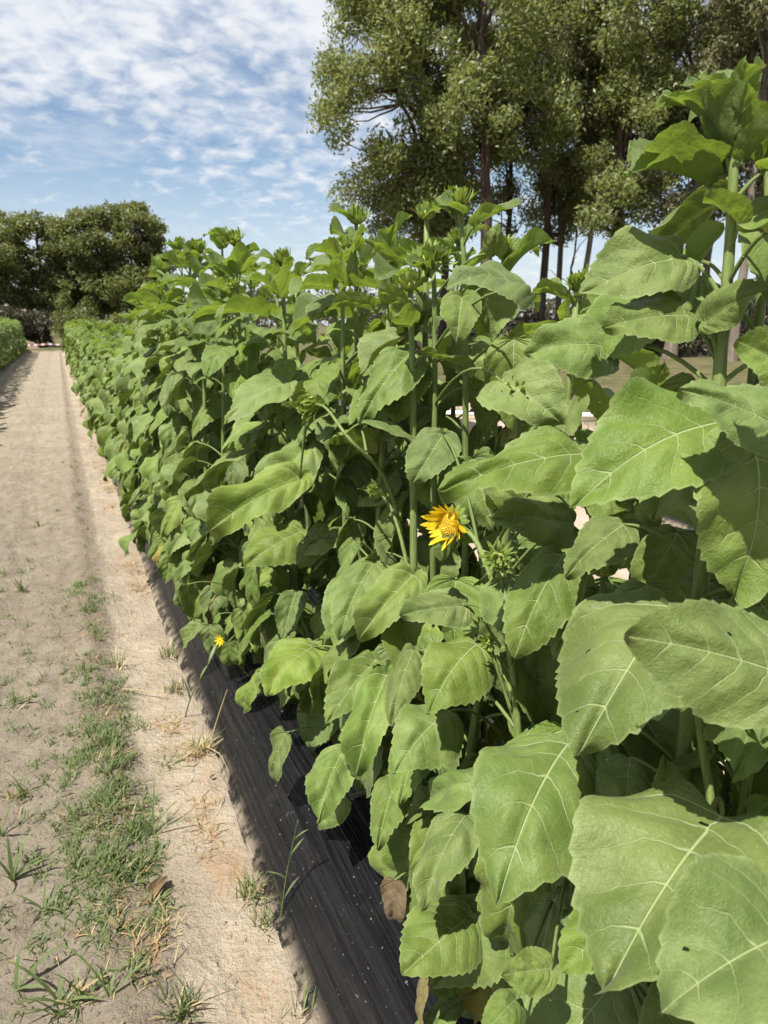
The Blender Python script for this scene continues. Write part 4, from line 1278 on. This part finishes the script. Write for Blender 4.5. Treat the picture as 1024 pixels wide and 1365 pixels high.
def tree(name, x, y, h, trunk_r, crown, label, seed, fol, bark, nlimb=6, nclump=44, per=230, clump_r=1.1, first=.35, lo=.16, hi=.30, asp=.32, lean=(0, 0), droop=.5, forks=1, group=None, cat='tree', flatten=.75):
    """crown: list of (dx, dy, z, rx, ry, rz) masses the clumps fill"""
    r = np.random.RandomState(seed)
    root = empty(name, (x, y, -.08), label, cat, group)
    top = np.array([lean[0], lean[1], h * .80])
    tp = wander(r, np.zeros(3), top, 14, .05 * trunk_r / .2)
    tr = np.linspace(trunk_r, trunk_r * .28, 14); tr[0] *= 1.35
    link('trunk', MB().add(*tube(tp, tr, 9)).mesh('trunk', [bark]), root)
    cl = []
    wts = np.array([(c[3] * c[4] * c[5]) ** .62 for c in crown]); wts = wts / wts.sum()
    for k in range(nclump):
        c = crown[r.choice(len(crown), p=wts)]
        d = unit(r.normal(size=3)); q = r.uniform(.45, 1.0) ** .6
        cl.append(np.array(c[:3]) + d * q * np.array(c[3:]) * .92)
    cl = np.array(cl)
    # limbs leave the trunk and end in the clumps
    limbs = []
    order = np.argsort(cl[:, 2])
    ends = cl[order[np.linspace(2, len(cl) - 1, nlimb).astype(int)]]
    for e in ends:
        q = np.clip(first + (e[2] / h - first) * .55, first * .9, .95) * 1.0
        k = int(np.clip(q / .80 * 13, 2, 12)); s0 = tp[k]
        a = s0.copy(); m_ = a * .5 + e * .5 + np.array([0, 0, -.03 * h])
        lp = bezier(a, m_, e, 9) + np.concatenate([np.zeros((1, 3)), r.normal(0, .10, (8, 3))])
        limbs.append(lp)
        link('limb', MB().add(*tube(lp, np.linspace(min(trunk_r * .5, tr[k] * .8), .03, 9), 6)).mesh('limb', [bark]), root)
    tw = MB(); allp = np.concatenate(limbs + [tp[5:]])
    for c in cl:
        j = allp[np.argmin(np.linalg.norm(allp - c + np.array([0, 0, .8]), axis=1))]
        tw.add(*tube(wander(r, j, c, 6, .09), np.linspace(.055, .015, 6), 4, False))
    stuff(link('twigs', tw.mesh('twigs', [bark]), root))
    P = []
    for c in cl:
        rad = clump_r * r.uniform(.55, 1.25); k = int(per * rad ** 2 / clump_r ** 2)
        d = r.normal(size=(k, 3)); d /= np.linalg.norm(d, axis=1)[:, None]
        p = d * (r.uniform(0, 1, k) ** .45)[:, None] * rad * np.array([1, 1, flatten])
        p += 0.10 * rad * r.normal(size=(k, 3))
        P.append(c + p)
    V, F = leaf_cards(r, np.concatenate(P), lo, hi, asp, droop)
    cr = cards_object('crown', V, F, fol, root)
    return root


# tall gums on the right: position, height, trunk radius, crown masses (relative to the trunk foot)
GT = [
    (16.4, 32.0, 21, .26, [(-2.6, -.5, 12, 3.2, 3.0, 4.2), (-.6, 0, 17, 3.6, 3.2, 4.0), (-3.0, -.4, 17.0, 2.6, 2.6, 3.6), (-.4, 0, 7.6, 3.0, 2.4, 2.8), (-2.4, 0, 7.6, 2.0, 1.6, 1.5), (.8, 0, 7.2, 1.8, 1.5, 1.5)], 90, 'leftmost gum tree, its ragged olive crown hanging low against the open sky', GUM, BARK, .28),
    (18.8, 34.4, 22, .24, [(-1.0, 0, 7.6, 2.4, 2.5, 3.0), (-.4, 0, 15, 3.2, 3.0, 4.5)], 56, 'gum tree with its trunk wrapped in low leafage, second from the open sky', GUM, BARK, .3),
    (18.1, 28.8, 21, .33, [(.2, .2, 14.5, 3.0, 3.0, 4.0), (1.2, 0, 10.6, 2.6, 2.4, 2.4), (-1.2, 0, 10.2, 1.6, 1.6, 2.0)], 54, 'gum tree with the thickest dark straight trunk behind the highest bud', GUM, BARK, .42),
    (22.6, 34.9, 20, .19, [(.6, 0, 7.8, 1.5, 1.4, 1.3), (.4, 0, 13.5, 2.8, 2.6, 4.0), (-.3, 0, 19, 2.6, 2.6, 3.0)], 40, 'slender gum tree with a thin forked trunk right of the thickest trunk', GUMGREY, BARK, .4),
    (22.9, 31.8, 19, .24, [(1.9, 0, 7.4, 1.5, 1.4, 1.2), (1.4, 0, 9.6, 2.4, 2.0, 2.2), (.6, 0, 15, 3.0, 2.8, 3.8)], 40, 'gum tree with a curved dark trunk leaning right above the sunflower tops', GUM, BARK, .32),
    (26.6, 34.9, 20, .20, [(-.9, 0, 7.0, 1.5, 1.4, 1.2), (.3, 0, 9.0, 2.4, 2.2, 2.2), (0, 0, 14.5, 3.0, 3.0, 4.0)], 38, 'gum tree with a pinkish straight trunk in the sky gap', GUM, BARKPALE, .4),
    (23.9, 29.6, 20, .17, [(.2, 0, 10.0, 2.2, 2.2, 2.6), (0, 0, 15, 2.6, 2.6, 3.4)], 34, 'gum tree with a thin trunk beside the pinkish one', GUMGREY, BARKPALE, .42),
    (23.8, 27.0, 20, .24, [(-.8, 0, 6.6, 1.5, 1.4, 1.3), (.4, 0, 9.6, 2.4, 2.2, 2.8), (0, 0, 15, 2.8, 2.6, 3.6)], 42, 'gum tree with a dark trunk forking low, left of the tallest sunflower', GUM, BARK, .36),
    (28.4, 32.2, 21, .25, [(.2, 0, 10.6, 2.8, 2.6, 3.2), (0, 0, 16, 3.0, 3.0, 3.4)], 40, 'gum tree with a pale brown trunk right behind the low-forking one', GUM, BARKPALE, .4),
    (27.1, 26.6, 21, .28, [(-.5, 0, 7.2, 1.8, 1.6, 1.4), (.2, 0, 11.6, 2.8, 2.6, 3.4), (0, 0, 16.5, 3.0, 2.8, 3.2)], 42, 'gum tree with a stout reddish trunk seen behind the tall sunflower leaves', GUMGREY, BARKPALE, .42),
    (33.2, 30.4, 21, .26, [(0, 0, 13, 3.2, 3.0, 4.0), (-.5, 0, 8.5, 2.4, 2.2, 2.2)], 40, 'gum tree with a grey trunk farther back by the tall sunflower stem', GUMGREY, BARKPALE, .4),
    (27.5, 23.4, 20, .22, [(0, 0, 12, 2.8, 2.6, 3.4), (.2, 0, 16, 3.0, 2.8, 3.2)], 42, 'gum tree with dry brownish leafage in the top right corner', GUMGREY, BARKPALE, .38),
    (31.4, 25.0, 21, .25, [(0, 0, 12.5, 3.2, 3.0, 4.0), (0, 0, 8, 2.2, 2.2, 2.2)], 40, 'rightmost gum tree, cut by the right edge of the picture', GUMGREY, BARK, .34),
    (35.5, 26.5, 21, .25, [(0, 0, 12.5, 3.4, 3.2, 4.6)], 34, 'gum tree just beyond the right edge of the picture', GUM, BARK, .34),
]
for i, (x, y, h, tr, crown, nc, lab, fol, bk, first) in enumerate(GT):
    tree('gum_tree', x, y, h, tr, crown, lab, 800 + i, fol, bk, 13, int(nc * 1.75), 430, .88, first, .13, .30, .38, (np.sin(i * 2.3) * .9, 0), .5, group='tall gum trees behind the row', flatten=.85)
# thin dead saplings in the sky gap
for i, (x, y, h, lab) in enumerate(((25.9, 33.0, 10, 'bare leaning sapling in the sky gap between two gum trunks'), (21.4, 33.0, 9, 'bare thin sapling with crooked branches left of the curved gum trunk'))):
    root = empty('dead_sapling', (x, y, -.08), lab, 'sapling'); r = np.random.RandomState(30 + i)
    tp = wander(r, np.zeros(3), np.array([r.uniform(-.8, .8), 0, h]), 12, .07)
    link('trunk', MB().add(*tube(tp, np.linspace(.09, .02, 12), 6)).mesh('trunk', [BARKPALE]), root)
    for k in range(7):
        s0 = tp[4 + k]; e = s0 + np.array([r.uniform(-1.4, 1.4), r.uniform(-.6, .6), r.uniform(.5, 1.6)])
        link('limb', MB().add(*tube(wander(r, s0, e, 6, .06), np.linspace(.04, .012, 6), 4)).mesh('limb', [BARKPALE]), root)

# dense round-headed trees at the end of the path
DT = [
    (-8.6, 60.5, 10.6, [(0, 0, 6.6, 3.6, 3.0, 3.4), (.8, 0, 3.6, 3.0, 2.6, 2.2)], 'round dense tree cut by the left edge, at the end of the path'),
    (-4.2, 60.5, 11.0, [(0, 0, 7.2, 3.0, 2.8, 3.2), (-.6, 0, 4.2, 2.6, 2.4, 2.0), (0, 0, 2.6, 2.4, 2.2, 1.5)], 'tall dense dark tree with the highest dome at the end of the path'),
    (-.6, 62.0, 10.6, [(0, 0, 6.9, 3.0, 2.8, 3.0), (.3, 0, 3.6, 2.6, 2.4, 2.2)], 'dense dark tree with a flat dome right above the end of the path'),
    (2.9, 60.0, 10.5, [(.3, 0, 7.6, 2.9, 2.6, 2.5), (-.4, 0, 3.9, 2.6, 2.3, 2.3)], 'dense tree with a rounded shoulder, second from the right of the far grove'),
    (6.3, 58.5, 10.6, [(-.2, 0, 8.3, 2.1, 2.2, 2.0), (.6, 0, 5.4, 1.9, 2.0, 1.6), (-1.4, 0, 4.2, 1.8, 1.8, 1.6)], 'rightmost tree of the far grove, with a gap of sky through its crown'),
]
for i, (x, y, h, crown, lab) in enumerate(DT):
    tree('dense_tree', x, y, h, .26, crown, lab, 860 + i, DENSE, BARK, 7, 100, 360, .85, .16, .14, .32, .5, (0, 0), .1, group='dense trees at the end of the path', flatten=.62)
for i, (x, y, h, rx, fol, lab) in enumerate(((9.6, 66.0, 4.6, 2.4, SCRUB, 'bare-looking grey shrub right of the far grove'), (12.6, 68.0, 4.2, 2.4, SCRUB, 'low brown-grey shrub at the right end of the far grove'),
                                        (-2.9, 57.5, 3.0, 1.9, SCRUB, 'low grey shrub under the far grove by the tape'), (-4.8, 58.0, 3.2, 2.0, DENSE, 'dark green shrub filling the gap under the highest dome of the far grove'), (-1.2, 58.5, 3.0, 1.8, SCRUB, 'grey twiggy shrub among the trunks right of the highest dome'), (1.6, 57.0, 2.8, 1.8, DENSE, 'dark green shrub under the far grove above the row end'),
                                        (4.6, 55.0, 2.4, 1.7, DENSE, 'small dark shrub below the rightmost grove tree'), (-7.0, 56.0, 2.8, 2.2, SCRUB, 'dry scrubby bush under the far grove at the left edge'))):
    tree('shrub', x, y, h, .07, [(0, 0, h * .52, rx, rx, h * .45)], lab, 900 + i, fol, BARK, 5, 26, 190, .6, .1, .14, .30, .4, cat='shrub', group='shrubs by the far grove')

# the far wood closing the horizon
rw = np.random.RandomState(77)
P = []
for k in range(420):
    a = math.radians(rw.uniform(-14, 66)); dd = rw.uniform(92, 125)
    hh = (6.0 + 3.2 * vnoise(np.array([a * 14 + 30]), np.array([2.0]), 8)[0]) * rw.uniform(.6, 1.0)
    c = np.array([math.sin(a) * dd, math.cos(a) * dd, hh * rw.uniform(.25, .9)])
    d = rw.normal(size=(90, 3)); d /= np.linalg.norm(d, axis=1)[:, None]
    P.append(c + d * rw.uniform(.3, 1, (90, 1)) * np.array([2.2, 2.2, 1.5]))
P = np.concatenate(P); P = P[P[:, 2] > -.1]
V, F = leaf_cards(rw, P, .35, .85, .5)
stuff(cards_object('far_wood', V, F, SCRUB, None), 'far wood of grey-green scrub closing the horizon', 'wood')
# undergrowth under the gums
P = []
for k in range(170):
    a = math.radians(rw.uniform(26, 56)); dd = rw.uniform(40, 58)
    c = np.array([math.sin(a) * dd, math.cos(a) * dd, rw.uniform(.1, 1.9)])
    d = rw.normal(size=(90, 3)); d /= np.linalg.norm(d, axis=1)[:, None]
    P.append(c + d * rw.uniform(.2, 1, (90, 1)) * np.array([1.5, 1.5, .9]))
V, F = leaf_cards(rw, np.concatenate(P), .15, .45, .45)
stuff(cards_object('undergrowth', V, F, SCRUB, None), 'grey-brown undergrowth beneath the gum trees', 'undergrowth')

# ------------------------------------------------------------------ things at the end of the path and beyond the row
root = empty('barrier_tape', (-3.2, 52.0, -.05), 'red and white barrier tape strung low across the end of the path', 'barrier tape')
for k in range(4): link('post', MB().add(*tube([(k * 2.6, 0, 0), (k * 2.6, 0, .5)], .025, 6)).mesh('post', [BARKPALE]), root)
for k in range(36):
    x0 = k * 7.8 / 36; x1 = (k + 1) * 7.8 / 36; sag = lambda x: .36 - .08 * (1 - ((x % 2.6) / 1.3 - 1) ** 2)
    v = []
    for x in (x0 + .003, x1 - .003):
        for dy in (-.014, .014):
            v += [(x, dy - .035, sag(x) - .05), (x, dy - .035, sag(x) + .05)]
    f = [(0, 1, 5, 4), (2, 6, 7, 3), (1, 3, 7, 5), (0, 4, 6, 2), (0, 2, 3, 1), (4, 5, 7, 6)]
    link('tape_band', MB().add(v, f).mesh('tape_band', [RED if k % 2 else WHITE], False), root)
r = np.random.RandomState(4)
xs = np.linspace(-1, 1, 22); Xg, Yg = np.meshgrid(xs, xs)
Zg = np.clip(1 - Xg ** 2 - Yg ** 2, 0, 1) ** .8 * (.7 + .5 * vnoise(Xg * 4 + 20, Yg * 4 + 20, 3)) * .95
v = np.stack([Xg * 1.3, Yg * 1.1, Zg * .75 - .04], -1).reshape(-1, 3)
i = np.arange(21)[:, None] * 22 + np.arange(21)[None, :]
f = np.stack([i, i + 1, i + 23, i + 22], -1).reshape(-1, 4)
o = link('soil_mound', MB().add(v, f.tolist()).mesh('soil_mound', [MOUND]), None, (-2.5, 56.0, -.05)); thing(o, 'heap of orange soil behind the barrier tape at the end of the path', 'soil heap')
hp = np.array([(3.0, 13.0, -.02), (5.2, 11.6, -.01), (7.6, 9.9, .0), (10.2, 8.6, -.01), (13, 7.9, -.01)]) + np.array([0, 0, .05])
q = np.linspace(0, 1, 24); s0 = np.linspace(0, 1, len(hp)); hl_ = np.stack([np.interp(q, s0, hp[:, i]) for i in range(3)], -1)
o = link('irrigation_pipe', MB().add(*tube(hl_, .045, 8)).mesh('irrigation_pipe', [WHITE])); thing(o, 'white irrigation pipe lying on the ground beyond the row', 'pipe')
# weeds on the land behind the row
c = np.stack([rw.uniform(1.6, 14, 2600), rw.uniform(1, 24, 2600)], -1)
k_ = vnoise(c[:, 0] * .9 + 5, c[:, 1] * .9 + 5, 15) > np.interp(c[:, 0], [1.6, 6, 7.5, 14], [.72, .68, .35, .2])
c = c[k_ & ((c[:, 0] < 4.1) | (c[:, 0] > 6.0))]
b_ = np.repeat(c, 9, 0) + rw.normal(0, .05, (len(c) * 9, 2)); b_ = np.concatenate([b_, np.full((len(b_), 1), -.06)], 1)
stuff(link('grass', grass_mesh('grass', rw, b_, .05, .16, .008, GRASS, .9)), 'sparse weedy grass on the land behind the row', 'grass')
